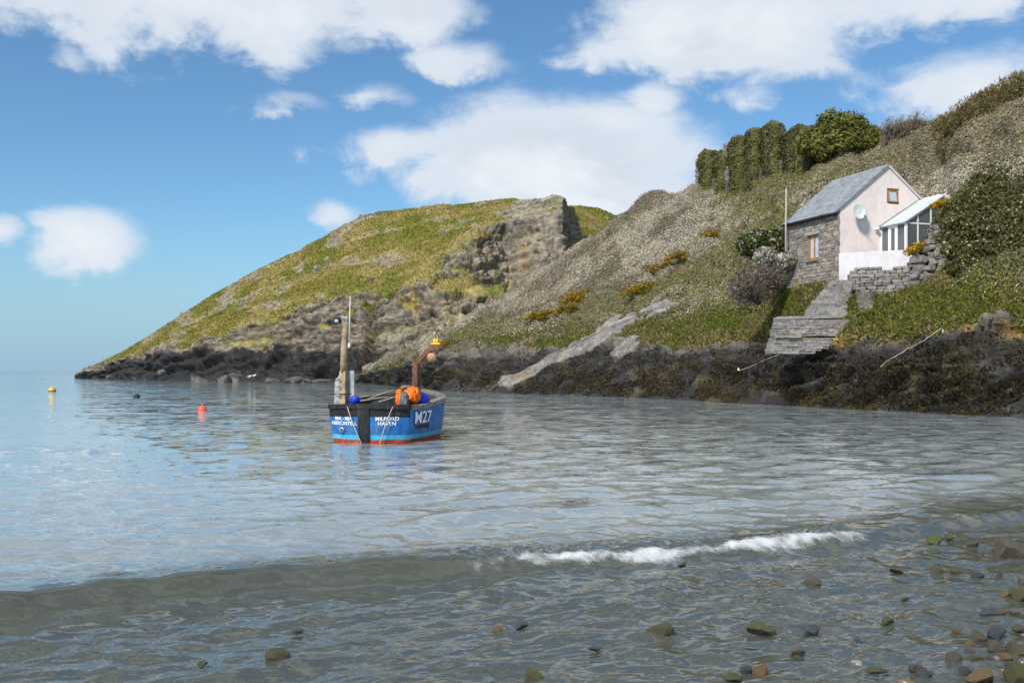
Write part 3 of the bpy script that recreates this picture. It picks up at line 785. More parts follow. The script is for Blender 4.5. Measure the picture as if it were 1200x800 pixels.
# ---- single stones standing out of the shallows
def stone_mat(name, col, moss=None, amt=0.6, rough=.45, lo=.25):
    def b(k, out):
        tc = k.new('ShaderNodeTexCoord').outputs['Object']; geo = k.new('ShaderNodeNewGeometry')
        n = k.noise(tc, 9, 7, .65)
        c = k.mix(k.ss(n, .3, .7), tuple(x * .32 for x in col), tuple(x * 1.05 for x in col))
        c = k.mix(k.math('MULTIPLY', k.ss(k.noise(tc, 30, 3, .5), .55, .7), .5), c, tuple(min(1, x * 2.2) for x in col))
        if moss:
            nz = k.new('ShaderNodeSeparateXYZ', ins={0: geo.outputs['Normal']}).outputs[2]
            m = k.math('MULTIPLY', k.ss(k.math('ADD', k.math('MULTIPLY', nz, .5), k.noise(tc, 7, 5, .6)), .45, .85), amt)
            c = k.mix(m, c, k.mix(k.noise(tc, 40, 3, .6), tuple(x * .5 for x in moss), tuple(x * 1.5 for x in moss)))
        p = k.new('ShaderNodeBsdfPrincipled', ins={'Base Color': c, 'Roughness': rough, 'Specular IOR Level': .4})
        bn = k.new('ShaderNodeBump', ins={'Height': k.noise(tc, 28, 6, .65), 'Strength': .7, 'Distance': .02}); k.l.new(bn.outputs[0], p.inputs['Normal'])
        k.l.new(p.outputs[0], out.inputs[0])
    return material(name, b)


STM = {
    'm': (stone_mat('mossy_stone', (.09, .075, .045), (.070, .078, .020), .9), 'moss covered greenish stone standing out of the shallow water', 'mossy stones in the shallows'),
    'b': (stone_mat('brown_stone', (.10, .085, .062), (.09, .08, .03), .4), 'wet brown stone with angular faces at the edge of the water', 'brown stones at the water edge'),
    'g': (stone_mat('slate_stone', (.075, .085, .09), None), 'dark blue grey wet stone at the edge of the water', 'dark grey stones at the water edge'),
    'o': (stone_mat('ochre_stone', (.20, .12, .055), (.12, .09, .03), .5), 'small orange brown stone lying in the shallow water', 'orange stones in the shallows'),
    'p': (stone_mat('pale_stone', (.19, .16, .135), (.06, .05, .03), .2), 'pale pinkish stone with a rough broken top in the shallow water', 'pale stones in the shallows'),
}


def stone_mesh(seed, flat, sub=3):
    bm = bmesh.new(); bmesh.ops.create_icosphere(bm, subdivisions=sub, radius=1.0)
    V = np.array([v.co[:] for v in bm.verts]); r = np.random.default_rng(seed)
    d = np.ones(len(V)) * 1.3
    for _ in range(9):      # flattened by a few broken faces
        nn = r.normal(size=3); nn /= np.linalg.norm(nn); h = r.uniform(.48, .88)
        q = V @ nn; d = np.minimum(d, np.where(q > .05, h / np.maximum(q, .05), 9))
    d = d * (1.12 + .05 * fbm(V * 1.6 + seed, 3, seed))
    V = V * d[:, None]; V[:, 2] *= flat
    for v, p in zip(bm.verts, V): v.co = p
    me = bpy.data.meshes.new('stone'); bm.to_mesh(me); bm.free(); return me


stones = [(328, 773, 28, 'm', .6), (775, 746, 27, 'm', .55), (893, 744, 42, 'm', .28), (950, 741, 28, 'g', .4), (934, 768, 22, 'p', .75),
          (893, 791, 24, 'o', .55), (874, 790, 13, 'g', .8), (623, 798, 30, 'm', .55), (583, 741, 12, 'o', .7), (955, 688, 20, 'b', .45), (1098, 637, 26, 'm', .45),
          (1113, 632, 14, 'm', .5), (1096, 649, 18, 'm', .4), (1186, 651, 40, 'b', .5), (1172, 648, 22, 'b', .4), (1050, 671, 16, 'b', .4), (1097, 672, 15, 'b', .5), (1118, 673, 13, 'm', .55),
          (1148, 677, 14, 'g', .4), (1155, 673, 10, 'p', .6), (1172, 678, 10, 'm', .9), (1197, 702, 22, 'm', .7), (1180, 701, 16, 'o', .4), (1165, 724, 30, 'g', .22),
          (1148, 750, 19, 'b', .75), (1168, 747, 21, 'g', .6), (1137, 758, 11, 'o', .7), (1172, 765, 27, 'b', .62), (1193, 766, 26, 'b', .6), (1196, 739, 14, 'b', .6),
          (1118, 777, 22, 'b', .6), (1040, 733, 16, 'm', .4), (1030, 790, 24, 'm', .3), (1075, 790, 20, 'b', .5), (1083, 795, 16, 'g', .5), (1154, 797, 34, 'o', .4),
          (1196, 799, 26, 'm', .8), (1180, 772, 18, 'o', .35), (1148, 776, 20, 'm', .3), (862, 799, 24, 'm', .3), (610, 738, 15, 'g', .4), (1070, 725, 16, 'p', .3),
          (1120, 742, 10, 'o', .5), (1130, 790, 14, 'g', .5), (1135, 767, 12, 'g', .5), (1190, 722, 14, 'p', .5), (1197, 684, 10, 'b', .5), (1185, 783, 14, 'g', .5),
          (1005, 752, 10, 'g', .4), (1060, 705, 10, 'b', .4), (350, 742, 16, 'b', .3), (235, 782, 14, 'm', .3), (700, 764, 16, 'b', .3), (800, 664, 12, 'b', .4), (1140, 641, 16, 'm', .35)]
smesh = {}
for i, (sx, sy, w, kd, fl) in enumerate(stones):
    p = on_water(sx, sy); r = w / 2 * p[1] / F
    key = (i % 9, fl); 
    if key not in smesh: smesh[key] = stone_mesh(i * 7 + 3, fl)
    me = smesh[key].copy(); mt, lb, gp = STM[kd]
    o = link('stone', me, mt); o.location = (p[0], p[1] + r * .3, .015 + .14 * r); o.scale = (r * .9, r * .75, r * 1.2); o.rotation_euler = (0, 0, random.uniform(-.5, .5))
    big = r * 2000
    szw = 'large' if big > 230 else 'medium sized' if big > 140 else 'small'; shw = 'flat' if fl < .35 else 'low' if fl < .52 else 'blocky'
    lb2 = f'{szw} {shw} {lb}'.replace('small orange', 'orange').replace('low small', 'low'); tag(o, lb2, 'stone', f'{szw} {shw} {gp}')

# ------------------------------------------------------------------ fishing boat
BLUE = surf('blue_hull_paint', (.010, .125, .37), .45, .28, 5, .15, 30, spec=.4, dirt=(.075, .17, .27), dirt_scale=5, dirt_amt=.6, streak=.22)
LBLUE = surf('light_blue_paint', (.04, .36, .55), .4, .2, 6, dirt=(.22, .40, .45), dirt_amt=.5)
REDP = surf('red_antifouling', (.40, .055, .022), .6, .4, 7, dirt=(.10, .06, .03), dirt_amt=.7)
BLACK = surf('black_paint', (.012, .012, .014), .55, .4, 7, dirt=(.065, .06, .055), dirt_scale=5, dirt_amt=.6, streak=.4)
WOOD = surf('weathered_wood', (.22, .19, .16), .8, .35, 9, .5, 40, dirt=(.07, .06, .05), dirt_amt=.7)
DECK = surf('dark_deck', (.05, .05, .052), .7, .4, 6)
STEEL = surf('galvanised_steel', (.36, .37, .38), .55, .25, 8, metal=.3, dirt=(.2, .15, .1), dirt_amt=.6)
MASTW = surf('mast_timber', (.36, .28, .17), .75, .35, 8, .4, 30, dirt=(.10, .09, .06), dirt_amt=.7)
RUST = surf('rusty_steel', (.15, .075, .05), .85, .4, 10, .5, 40, dirt=(.08, .04, .03), dirt_amt=.6)
ORANGE = surf('orange_oilskin', (.85, .16, .008), .5, .2, 10, .3, 20)
GREYC = surf('grey_cloth', (.12, .13, .15), .8, .3, 9)
ROPE = surf('pale_rope', (.45, .40, .30), .9, .25, 20)
WHITEP = surf('white_paint', (.78, .78, .77), .5, .06, 4)
PLBLUE = surf('blue_plastic', (.010, .045, .42), .35, .15, 6)
YEL = surf('yellow_plastic', (.65, .42, .02), .5, .2, 8)
REDB = surf('red_buoy_plastic', (.80, .10, .055), .5, .12, 4)
DARKG = surf('dark_gear', (.028, .028, .03), .7, .5, 12)

stern = on_water(426, 519.5)
boat = empty('fishing_boat', (stern[0], stern[1], 0), -math.radians(13))
tag(boat, 'small blue open fishing boat moored in the bay, its stern lettered MILFORD HAVEN', 'boat')
LB, HB, SAG = 5.3, 1.20, .42


def plan(t):
    """half outline of the gunwale, t 0 at the stern centre, 1 at the stern corner, 2 at the stem"""
    if t <= 1:
        x = HB * math.sin(t * math.pi / 2) ** .86 if t > 0 else 0.0
        x = HB * (t ** .92); y = SAG * (x / HB) ** 2.3
        return x, y
    u = t - 1
    y = SAG + u * (LB - SAG); x = HB * (1 + .14 * math.sin(min(u / .6, 1) * math.pi * .5)) * max(0.0, 1 - max(0, (u - .45) / .55) ** 2.1)
    return x, y


def sheer(y): return 1.02 - .06 * math.sin(min(1, y / 2.5) * math.pi) + .30 * (y / LB) ** 2


ts = [i / 18 for i in range(19)] + [1 + .02 + i * .98 / 24 for i in range(25)]
outl = [plan(t) for t in ts]
# rounded stern corner
outl = [outl[0]] + [((a[0] + 2 * b_[0] + c_[0]) / 4, (a[1] + 2 * b_[1] + c_[1]) / 4) for a, b_, c_ in zip(outl, outl[1:], outl[2:])] + [outl[-1]]
zfr = [0, .02, .10, .22, .34, .46, .58, .70, .79, .90, 1.0]      # share of the sheer height


def hull_pt(x, y, zz, off=0.0):
    h = sheer(y); f = max(0, min(1, zz / h)); k = .90 + .10 * math.sin(f * math.pi / 2) ** .8
    if zz < 0: k = .90 + zz * .8
    yk = y + (1 - k) * (.9 if y < 1 else -.6 * y / LB * 1.2)
    return Vector((x * k, yk, zz))


full = [(-x, y) for x, y in outl[::-1][:-1]] + outl
zl = [-.35, -.12] + [None] * len(zfr)
V = []; Fh = []; Mh = []; nz_ = len(zl)
for x, y in full:
    for j, zv in enumerate(zl):
        V.append(hull_pt(x, y, zv if zv is not None else zfr[j - 2] * sheer(y)))
for i in range(len(full) - 1):
    for j in range(nz_ - 1):
        Fh.append((i * nz_ + j, (i + 1) * nz_ + j, (i + 1) * nz_ + j + 1, i * nz_ + j + 1))
        f = zfr[j - 2] if j >= 2 else -1; ym = (full[i][1] + full[i + 1][1]) / 2
        Mh.append(2 if f < .10 else 1 if f < .2 else 3 if (f >= .695 and ym < SAG * .98) else 0)
hb = MB(); hb.v = V; hb.f = Fh; hb.m = Mh
hull = hb.build('hull', [BLUE, LBLUE, REDP, BLACK], boat, smooth=True)
# inside, deck, gunwale
inner = MB(); n = len(full)
iv = []
for x, y in full:
    k = .90; iv += [Vector((x * k, y + (.12 if y < 1 else -.08 * y / LB * 3), sheer(y) + .02)), Vector((x * .84, y + (.2 if y < 1 else -.1 * y), .38))]
inner.add(iv, [(2 * i, 2 * i + 1, 2 * i + 3, 2 * i + 2) for i in range(n - 1)])
inner.add([iv[2 * i + 1] for i in range(n)], [tuple(range(n))])
inner.build('deck', DECK, boat)
gw = MB(); gv = []
for x, y in full:
    s_ = sheer(y); xo = 1.035
    yo = y - (.05 if y < SAG else -.03 * (y / LB) * 2)
    yi = y + (.13 if y < 1 else -.09 * y / LB * 3)
    gv += [Vector((x * xo, yo, s_ - .07)), Vector((x * xo, yo, s_ + .05)), Vector((x * .89, yi, s_ + .05)), Vector((x * .89, yi, s_ - .05))]
for i in range(n - 1):
    for j in range(4):
        ym = (full[i][1] + full[i + 1][1]) / 2
        a, b_ = i * 4 + j, i * 4 + (j + 1) % 4
        gw.f.append((a, b_, b_ + 4, a + 4)); gw.m.append(0 if ym < SAG * 1.0 else 1)
gw.v = [tuple(p) for p in gv]
gw.build('gunwale', [BLACK, WOOD], boat)
# black fender pad down the middle of the stern
pad = MB(); pv = []
for zz in [i * .1 for i in range(0, 11)]:
    for x in (-.17, -.06, .06, .17):
        p = hull_pt(x, SAG * (abs(x) / HB) ** 2.3, zz); pv.append(Vector((p.x, p.y - (.05 if abs(x) < .1 else .03), max(p.z, .02))))
pad.add(pv, [(r * 4 + i, r * 4 + i + 1, r * 4 + i + 5, r * 4 + i + 4) for r in range(10) for i in range(3)])
o = pad.build('stern_pad', BLACK, boat); md = o.modifiers.new('solid', 'SOLIDIFY'); md.thickness = .03
# exhaust outlet
ex = MB(); p = hull_pt(-.70, SAG * (.70 / HB) ** 2.3, .36)
ex.tube([(p.x, p.y + .05, p.z), (p.x - .01, p.y - .07, p.z)], [.075, .07], 14)
ex.build('exhaust_outlet', STEEL, boat, True)
ex = MB(); ex.tube([(p.x, p.y + .03, p.z), (p.x - .01, p.y - .074, p.z)], .035, 12); ex.build('exhaust_bore', BLACK, boat, True)


def text_on_hull(txt, size, xc, zc, mat, name, side=0, bold=.0025, stretch=1.0):
    cu = bpy.data.curves.new(name, 'FONT'); cu.body = txt; cu.size = size; cu.align_x = 'CENTER'; cu.align_y = 'CENTER'; cu.offset = bold
    to = bpy.data.objects.new(name, cu); COL.objects.link(to)
    bpy.context.view_layer.update()
    me = bpy.data.meshes.new_from_object(to.evaluated_get(bpy.context.evaluated_depsgraph_get()))
    bpy.data.objects.remove(to)
    bm = bmesh.new(); bm.from_mesh(me); bmesh.ops.triangulate(bm, faces=bm.faces)
    bmesh.ops.subdivide_edges(bm, edges=bm.edges, cuts=1)
    for v in bm.verts:
        u, w = v.co.x * stretch, v.co.y
        if side == 0:
            x = xc + u; y = SAG * (abs(x) / HB) ** 2.3
            p = hull_pt(x, y, zc + w); v.co = Vector((p.x, p.y - .016, p.z))
        else:
            y = xc + u; t = 1 + (y - SAG) / (LB - SAG); x, _ = plan(t)
            p = hull_pt(x, y, zc + w); v.co = Vector((p.x + side, p.y, p.z))
    bm.to_mesh(me); bm.free(); me.name = name
    return link(name, me, mat, boat)


text_on_hull('MAI - MIA', .135, -.64, .665, WHITEP, 'lettering')
text_on_hull('ABERCASTELL', .135, -.65, .535, WHITEP, 'lettering', stretch=1.05)
text_on_hull('MILFORD', .14, .64, .665, WHITEP, 'lettering', stretch=1.05)
text_on_hull('HAVEN', .14, .64, .535, WHITEP, 'lettering', stretch=1.05)
text_on_hull('M27', .46, 1.28, .66, WHITEP, 'registration_number', side=.022, bold=.008, stretch=1.5)
bk = MB(); bv = []
for zz, in [(.36,), (.46,)]:
    for i in range(7):
        y = .80 + i * .17; x, _ = plan(1 + (y - SAG) / (LB - SAG)); q = hull_pt(x, y, zz); bv.append((q.x + .012, q.y, q.z))
bk.add(bv, [(i, i + 1, i + 8, i + 7) for i in range(6)]); bk.build('number_patch', BLACK, boat)
text_on_hull('M27', .46, 1.31, .645, BLACK, 'number_shadow', side=.012, bold=.022, stretch=1.5)
# mast with lamp, aerial and board
MX, MY = -.80, .52
mm = MB(); mm.box((MX - .09, MY - .09, .35), (MX + .09, MY + .09, 1.95)); mm.build('mast_post', MASTW, boat, bevel=.015)
mm = MB(); mm.tube([(MX, MY, 1.9), (MX + .02, MY, 2.5), (MX + .05, MY, 3.05), (MX + .07, MY, 3.30)], [.10, .092, .08, .072], 10); mm.build('mast_pole', MASTW, boat, True)
mm = MB(); mm.tube([(MX + .08, MY, 3.28), (MX + .10, MY, 3.42), (MX + .02, MY, 3.46), (MX - .08, MY - .02, 3.42), (MX - .14, MY - .02, 3.38)], .03, 8)
mm.tube([(MX + .06, MY, 3.25), (MX + .12, MY, 3.32), (MX + .13, MY, 3.42), (MX + .06, MY, 3.46)], .045, 8); mm.build('lamp_bracket', STEEL, boat, True)
mm = MB(); mm.box((MX - .24, MY - .10, 3.30), (MX - .09, MY + .07, 3.42), 0); mm.box((MX - .27, MY - .13, 3.42), (MX - .06, MY + .10, 3.45), 0); mm.box((MX - .215, MY - .11, 3.32), (MX - .115, MY - .10, 3.40), 1)
mm.build('mast_lamp', [BLACK, surf('lamp_glass', (.35, .42, .48), .15, .1)], boat)
mm = MB(); mm.tube([(MX + .17, MY, 2.60), (MX + .17, MY, 2.72)], .028, 8); mm.tube([(MX + .17, MY, 2.7), (MX + .20, MY, 4.02)], [.014, .009], 6); mm.build('whip_aerial', WHITEP, boat, True)
mm = MB(); mm.box((MX + .05, MY, 2.62), (MX + .18, MY + .02, 2.66)); mm.build('aerial_bracket', STEEL, boat)
mm = MB(); mm.poly([(MX - .33, MY + .11, .95), (MX + .27, MY + .11, .95), (MX + .27, MY + .11, 1.97), (MX - .10, MY + .11, 1.97), (MX - .30, MY + .11, 1.66)], (0, .03, 0)); mm.build('mast_board', STEEL, boat)
for zz in (1.28, 1.52, 1.72):
    mm = MB(); mm.tube([(MX - .14, MY - .02, zz), (MX - .14, MY - .16, zz + .01), (MX - .05, MY - .16, zz + .03)], .028, 6); mm.build('cleat', STEEL, boat, True)
mm = MB(); mm.tube([(MX - .34, MY - .10, 1.32), (MX + .30, MY - .10, 1.33)], .012, 5); mm.build('stay_bar', BLACK, boat)
# pot-hauling davit on the far side of the well
DX, DY = .62, 2.55
dv = MB(); dv.bar((DX - .02, DY, .3), (DX, DY, 2.18), .13, .16); dv.bar((DX - .07, DY, 2.10), (DX + .50, DY - .05, 2.62), .12, .15); dv.bar((DX + .44, DY - .05, 2.57), (DX + .88, DY - .08, 2.70), .10, .14)
dv.build('davit', RUST, boat, bevel=.012)
dv = MB(); dv.bar((DX + .16, DY, 2.12), (DX + .42, DY, 2.36), .03); dv.build('davit_brace', RUST, boat); dv = MB(); dv.bar((DX + .76, DY - .06, 2.63), (DX + .74, DY - .06, 2.48), .03); dv.build('davit_link', RUST, boat)
dv = MB(); dv.tube([(DX + .52, DY - .12, 2.36), (DX + .52, DY + .02, 2.36)], [.13, .13], 14); dv.tube([(DX + .52, DY - .05, 2.42), (DX + .60, DY - .05, 2.52), (DX + .72, DY - .05, 2.57), (DX + .80, DY - .05, 2.64)], .03, 6)
dv.build('hauling_block', surf('worn_block', (.42, .24, .14), .7, .3, 9), boat, True)
dv = MB(); dv.box((DX + .50, DY - .09, 2.72), (DX + .78, DY + .05, 2.79)); dv.box((DX + .56, DY - .07, 2.79), (DX + .72, DY + .03, 2.90)); dv.build('davit_guard', YEL, boat, bevel=.02)
# mooring rope on each quarter
for xs, xe in ((-.46, -.04), (.80, .42)):
    ys = SAG * (abs(xs) / HB) ** 2.3
    mm = MB(); pts = []
    for i in range(9):
        t = i / 8; x = xs * (1 - t) + xe * t
        q = hull_pt(x, SAG * (abs(x) / HB) ** 2.3, 1.02 * (1 - t))
        pts.append((x, q.y - .07 - .03 * math.sin(t * 3.14), 1.05 * (1 - t) - .06))
    mm.tube([(xs * .93, ys + .25, 1.0)] + pts, .014, 6); mm.build('mooring_rope', ROPE, boat, True)
mm = MB(); mm.tube([(1.155, .47, .95), (1.14, .50, .5), (1.08, .53, .12)], .012, 5); mm.build('red_line', REDB, boat)
# engine cover under a black tarpaulin, and gear
N_ = 22; tv = []
for i in range(N_):
    for j in range(N_):
        u, v = i / (N_ - 1), j / (N_ - 1); x = -.62 + 1.15 * u; y = .7 + 2.1 * v
        hh = .62 + .62 * math.sin(math.pi * u) ** .6 * math.sin(math.pi * min(1, v * .85 + .1)) ** .5 * (.66 + .5 * u) + .05 * float(noise(np.array([[x * 5, y * 4, 0]]), 400)[0])
        tv.append((x, y, hh))
tp = MB(); tp.add(tv, [(i * N_ + j, (i + 1) * N_ + j, (i + 1) * N_ + j + 1, i * N_ + j + 1) for i in range(N_ - 1) for j in range(N_ - 1)])
o = tp.build('engine_cover', DARKG, boat, True); o['label'] = 'black tarpaulin over the engine'
for (a, b_) in (((-.45, .8, 1.12), (.55, 1.7, 1.20)), ((-.2, 1.0, 1.2), (.35, 2.2, 1.42)), ((.1, .9, 1.1), (.75, 2.1, 1.28))):
    mm = MB(); mm.tube([a, tuple((p + q) / 2 + d for p, q, d in zip(a, b_, (0, 0, .05))), b_], .016, 5); mm.build('loose_rope', ROPE, boat, True)
# gear lying in the boat: things of their own
def place_in_boat(o):
    o.location = boat.location; o.rotation_euler = boat.rotation_euler; return o


def drape(name, cx, cy, cz, sx, sy, sz, mat, seed, nseg=20):
    V_ = []
    bm = bmesh.new(); bmesh.ops.create_icosphere(bm, subdivisions=4, radius=1)
    A_ = np.array([v.co[:] for v in bm.verts]); d = 1 + .30 * fbm(A_ * np.array([3.2, 3.2, 1.4]) + seed, 4, seed) - .22 * np.abs(noise(A_ * np.array([5, 5, 1.0]) + seed, seed + 3))
    A_ = np.sign(A_) * np.abs(A_) ** .8 * d[:, None] * np.array([sx, sy, sz]) + np.array([cx, cy, cz])
    for v, p in zip(bm.verts, A_): v.co = p
    me = bpy.data.meshes.new(name); bm.to_mesh(me); bm.free(); me.polygons.foreach_set('use_smooth', np.ones(len(me.polygons), dtype=bool))
    return link(name, me, mat)


oil = empty('oilskins', (0, 0, 0)); place_in_boat(oil); tag(oil, 'orange and grey oilskins draped over the gear in the blue boat', 'oilskins')
for nm, args in (('sleeve', (.62, 1.16, 1.12, .10, .16, .33, ORANGE, 3)), ('jacket', (.94, 1.34, 1.28, .21, .24, .25, ORANGE, 8)), ('lining', (.79, 1.10, 1.08, .13, .14, .30, GREYC, 5)), ('hood', (.78, 1.30, 1.50, .16, .15, .07, surf('worn_cap', (.16, .12, .09), .8, .4), 9))):
    o = drape(nm, *args); o.parent = oil
bar_ = MB(); cx, cy = 1.02, 1.95
bar_.tube([(.72, 2.35, 1.08), (1.12, 1.55, 1.14)], [.23, .23], 18)
brl = bar_.build('plastic_barrel', PLBLUE, None, True); place_in_boat(brl); tag(brl, 'blue plastic barrel lying inside the starboard gunwale of the boat', 'barrel')
st_ = MB(); st_.tube([(.92, 1.95, 1.11), (1.0, 1.79, 1.12)], [.236, .236], 18); o = st_.build('white_band', WHITEP, brl, True)
bg_ = drape('blue_bag', -.42, .42, 1.16, .15, .13, .12, PLBLUE, 12); place_in_boat(bg_); tag(bg_, 'crumpled blue plastic bag beside the foot of the mast', 'bag')
fb = MB(); fb.box((.30, 1.5, .5), (.62, 1.95, 1.32), 0, .02); o = fb.build('fish_box', DARKG, None, bevel=.02); place_in_boat(o); tag(o, 'dark gear box beside the orange oilskins in the boat', 'box')
hd = MB(); hd.tube([(.42, 1.7, 1.28), (.36, 1.68, 1.46), (.48, 1.68, 1.60), (.66, 1.7, 1.62)], .022, 6); hd.tube([(.50, 1.6, 1.3), (.52, 1.6, 1.62)], .016, 6); o = hd.build('hauler_pipe', DARKG, None, True); place_in_boat(o); tag(o, 'bent black pipe of the hauler above the gear box', 'pipe')

# ---- mooring buoys
def buoy(px_, py_, r, mat, lb, cone=0.0, band=None):
    p = on_water(px_, py_); b0 = empty('mooring_buoy', (p[0], p[1], 0)); tag(b0, lb, 'buoy')
    m = MB(); prof = []
    pts = [(0, 0, -r * .5), (0, 0, -r * .3), (0, 0, 0), (0, 0, r * .45), (0, 0, r * .85), (0, 0, r * 1.15), (0, 0, r * 1.3)]; rs = [r * .6, r * .85, r * 1.02, r * .95, r * .68, r * .36, r * .12]
    if cone: pts.append((0, 0, r * 1.7)); rs.append(r * .10)
    m.tube(pts, rs, 18); m.build('float', mat, b0, True)
    m = MB(); m.tube([(r * .14 * math.cos(a), 0, r * 1.40 + r * .14 * math.sin(a)) for a in [i * math.pi / 6 for i in range(13)]], r * .035, 6); m.build('ring', STEEL, b0, True)
    if band:
        m = MB(); m.tube([(0, 0, -r * .2), (0, 0, r * .28)], [r * 1.0, r * 1.035], 18); m.build('waterline_band', band, b0, True)


buoy(61, 458.6, .34, YEL, 'small yellow mooring buoy with a dark base, far out off the headland tip', band=DARKG)
buoy(160, 466, .24, DARKG, 'small black mooring buoy between the yellow and the red buoy')
buoy(237, 481, .21, REDB, 'red mooring buoy floating off the stern of the blue boat')
BOULD = stone_mat('boulder', (.12, .11, .095), None, rough=.8)
for i, (bx_, by_, bw_) in enumerate([(322, 446, 22), (345, 446, 26), (362, 445, 18), (376, 446.5, 30), (338, 443, 14), (265, 447, 30), (412, 447, 26), (398, 445, 16)]):
    p = at(bx_, by_, 150.0 + (i % 3)); r = bw_ / 2 * p[1] / F; o = link('boulder', smesh[list(smesh)[i]].copy(), BOULD); o.location = (p[0], p[1], r * .15); o.scale = (r * .7, r * .6, r * .7)
    tag(o, 'brown grey boulder at the waterline under the dark headland cliff', 'boulder', 'boulders under the headland')
# two gulls on the ledge under the cliff
for gx_, gy_ in ((292, 441), (297.5, 440)):
    p = at(gx_, gy_, 158.5); g = empty('gull', (p[0], p[1], p[2] - .3)); tag(g, 'white gull resting on the dark ledge under the headland', 'gull', 'gulls on the ledge')
    m = MB(); m.tube([(-.32, 0, .22), (-.18, 0, .26), (0, 0, .30), (.16, 0, .33), (.24, 0, .44), (.31, 0, .47), (.40, 0, .45)], [.03, .11, .16, .13, .07, .075, .015], 10); m.build('body', WHITEP, g, True)
    m = MB(); m.tube([(-.42, .09, .25), (-.1, .14, .33), (.1, .12, .33)], [.02, .07, .03], 6); m.tube([(-.42, -.09, .25), (-.1, -.14, .33), (.1, -.12, .33)], [.02, .07, .03], 6); m.build('wings', STEEL, g, True)
    for yy in (-.05, .05):
        m = MB(); m.tube([(0, yy, .2), (0, yy, 0)], .012, 5); m.build('leg', YEL, g)

# ------------------------------------------------------------------ the cottage
PINK = surf('pale_pink_render', (.76, .665, .63), .85, .05, 3, .25, 25, dirt=(.55, .485, .44), dirt_scale=1.8, dirt_amt=.42, streak=.3)
WHITER = surf('white_render', (.60, .58, .61), .85, .06, 3, .25, 25, dirt=(.47, .46, .43), dirt_scale=2.2, dirt_amt=.5, streak=.35)
MORTAR = surf('lime_mortar', (.24, .215, .185), .95, .25, 8, .5, 30)
STONEV = []
for i, cl in enumerate([(.20, .18, .155), (.27, .235, .19), (.155, .145, .135), (.25, .185, .135), (.31, .285, .245)]):
    STONEV.append(surf('field_stone', cl, .9, .3, 7, .6, 25))
SLATE = [surf('roof_slate', cl, .5, .18, 5, .3, 20, spec=.5) for cl in ((.27, .29, .305), (.32, .335, .345), (.22, .235, .25))]
OAK = surf('varnished_oak', (.33, .165, .055), .45, .3, 12)
DARKPL = surf('black_gutter', (.025, .026, .03), .4, .2)


def glass_mat(name, tint=(.035, .045, .05), refl=(.9, .93, .95)):
    def b(k, out):
        p = k.new('ShaderNodeBsdfPrincipled', ins={'Base Color': tint + (1,), 'Roughness': .04, 'Specular IOR Level': .9, 'Coat Weight': .6})
        k.l.new(p.outputs[0], out.inputs[0])
    return material(name, b)


GLASS = glass_mat('window_glass')
CURT = surf('pale_curtain', (.62, .66, .70), .8, .08, 6)


def clear_glass():
    def b(k, out):
        fr = k.new('ShaderNodeFresnel', ins={'IOR': 1.5}); t = k.new('ShaderNodeBsdfTransparent', ins={'Color': (.86, .90, .89, 1)})
        g = k.new('ShaderNodeBsdfGlossy', ins={'Roughness': .03}); d = k.new('ShaderNodeBsdfDiffuse', ins={'Color': (.6, .63, .63, 1)})
        m0 = k.new('ShaderNodeMixShader', ins={0: .16}); k.l.new(t.outputs[0], m0.inputs[1]); k.l.new(d.outputs[0], m0.inputs[2])
        m = k.new('ShaderNodeMixShader', ins={0: k.math('ADD', fr.outputs[0], .08)}); k.l.new(m0.outputs[0], m.inputs[1]); k.l.new(g.outputs[0], m.inputs[2]); k.l.new(m.outputs[0], out.inputs[0])
    return material('clear_pane', b)


CLEAR = clear_glass()
SKYP = surf('sky_lit_pane', (.42, .48, .53), .06, .08, 3, spec=.9)  # pale blue base colour stands in for reflected sky
HW, HLn, EV, AP = 6.88, 5.35, 3.65, 6.42
corner = at(983, 320, 58.0)
HR = math.atan2(.305, .953)
cot = empty('cottage', corner, HR); tag(cot, 'small cottage with pale pink gable, stone side wall and slate roof above the steps', 'cottage')


def wall_with_hole(w, h, hx0, hx1, hz0, hz1, thick, top=None):
    """wall in x/z with a rectangular hole; top: list of extra outline points above the eaves"""
    m = MB()
    for a, b_ in (((0, 0), (hx0, h)), ((hx1, 0), (w, h)), ((hx0, 0), (hx1, hz0)), ((hx0, hz1), (hx1, h))):
        if b_[0] - a[0] > 1e-3 and b_[1] - a[1] > 1e-3: m.box((a[0], 0, a[1]), (b_[0], thick, b_[1]))
    return m


# gable wall (x along the gable, outer face at y = 0), the window opening runs through the triangle
gx0, gx1, gz0, gz1 = 3.36, 4.22, 4.22, 5.14
m = MB(); yb = .35
def roofz(x): return EV + (AP - EV) * (1 - abs(x - HW / 2) / (HW / 2))
m.poly([(0, 0, -1.8), (gx0, 0, -1.8), (gx0, 0, roofz(gx0)), (0, 0, EV)], (0, yb, 0))
m.poly([(gx1, 0, -1.8), (HW, 0, -1.8), (HW, 0, EV), (gx1, 0, roofz(gx1))], (0, yb, 0))
m.poly([(gx0, 0, -1.8), (gx1, 0, -1.8), (gx1, 0, gz0), (gx0, 0, gz0)], (0, yb, 0))
m.poly([(gx0, 0, gz1), (gx1, 0, gz1), (gx1, 0, roofz(gx1)), (HW / 2, 0, AP), (gx0, 0, roofz(gx0))], (0, yb, 0))
m.build('gable_wall', PINK, cot)
m = MB(); m.poly([(0, HLn - .3, -.4), (HW, HLn - .3, -.4), (HW, HLn - .3, EV), (HW / 2, HLn - .3, AP), (0, HLn - .3, EV)], (0, .3, 0)); m.build('rear_gable_wall', MORTAR, cot)
m = MB(); m.box((HW - .35, yb, -.4), (HW, HLn - .3, EV)); m.build('rear_wall', MORTAR, cot)
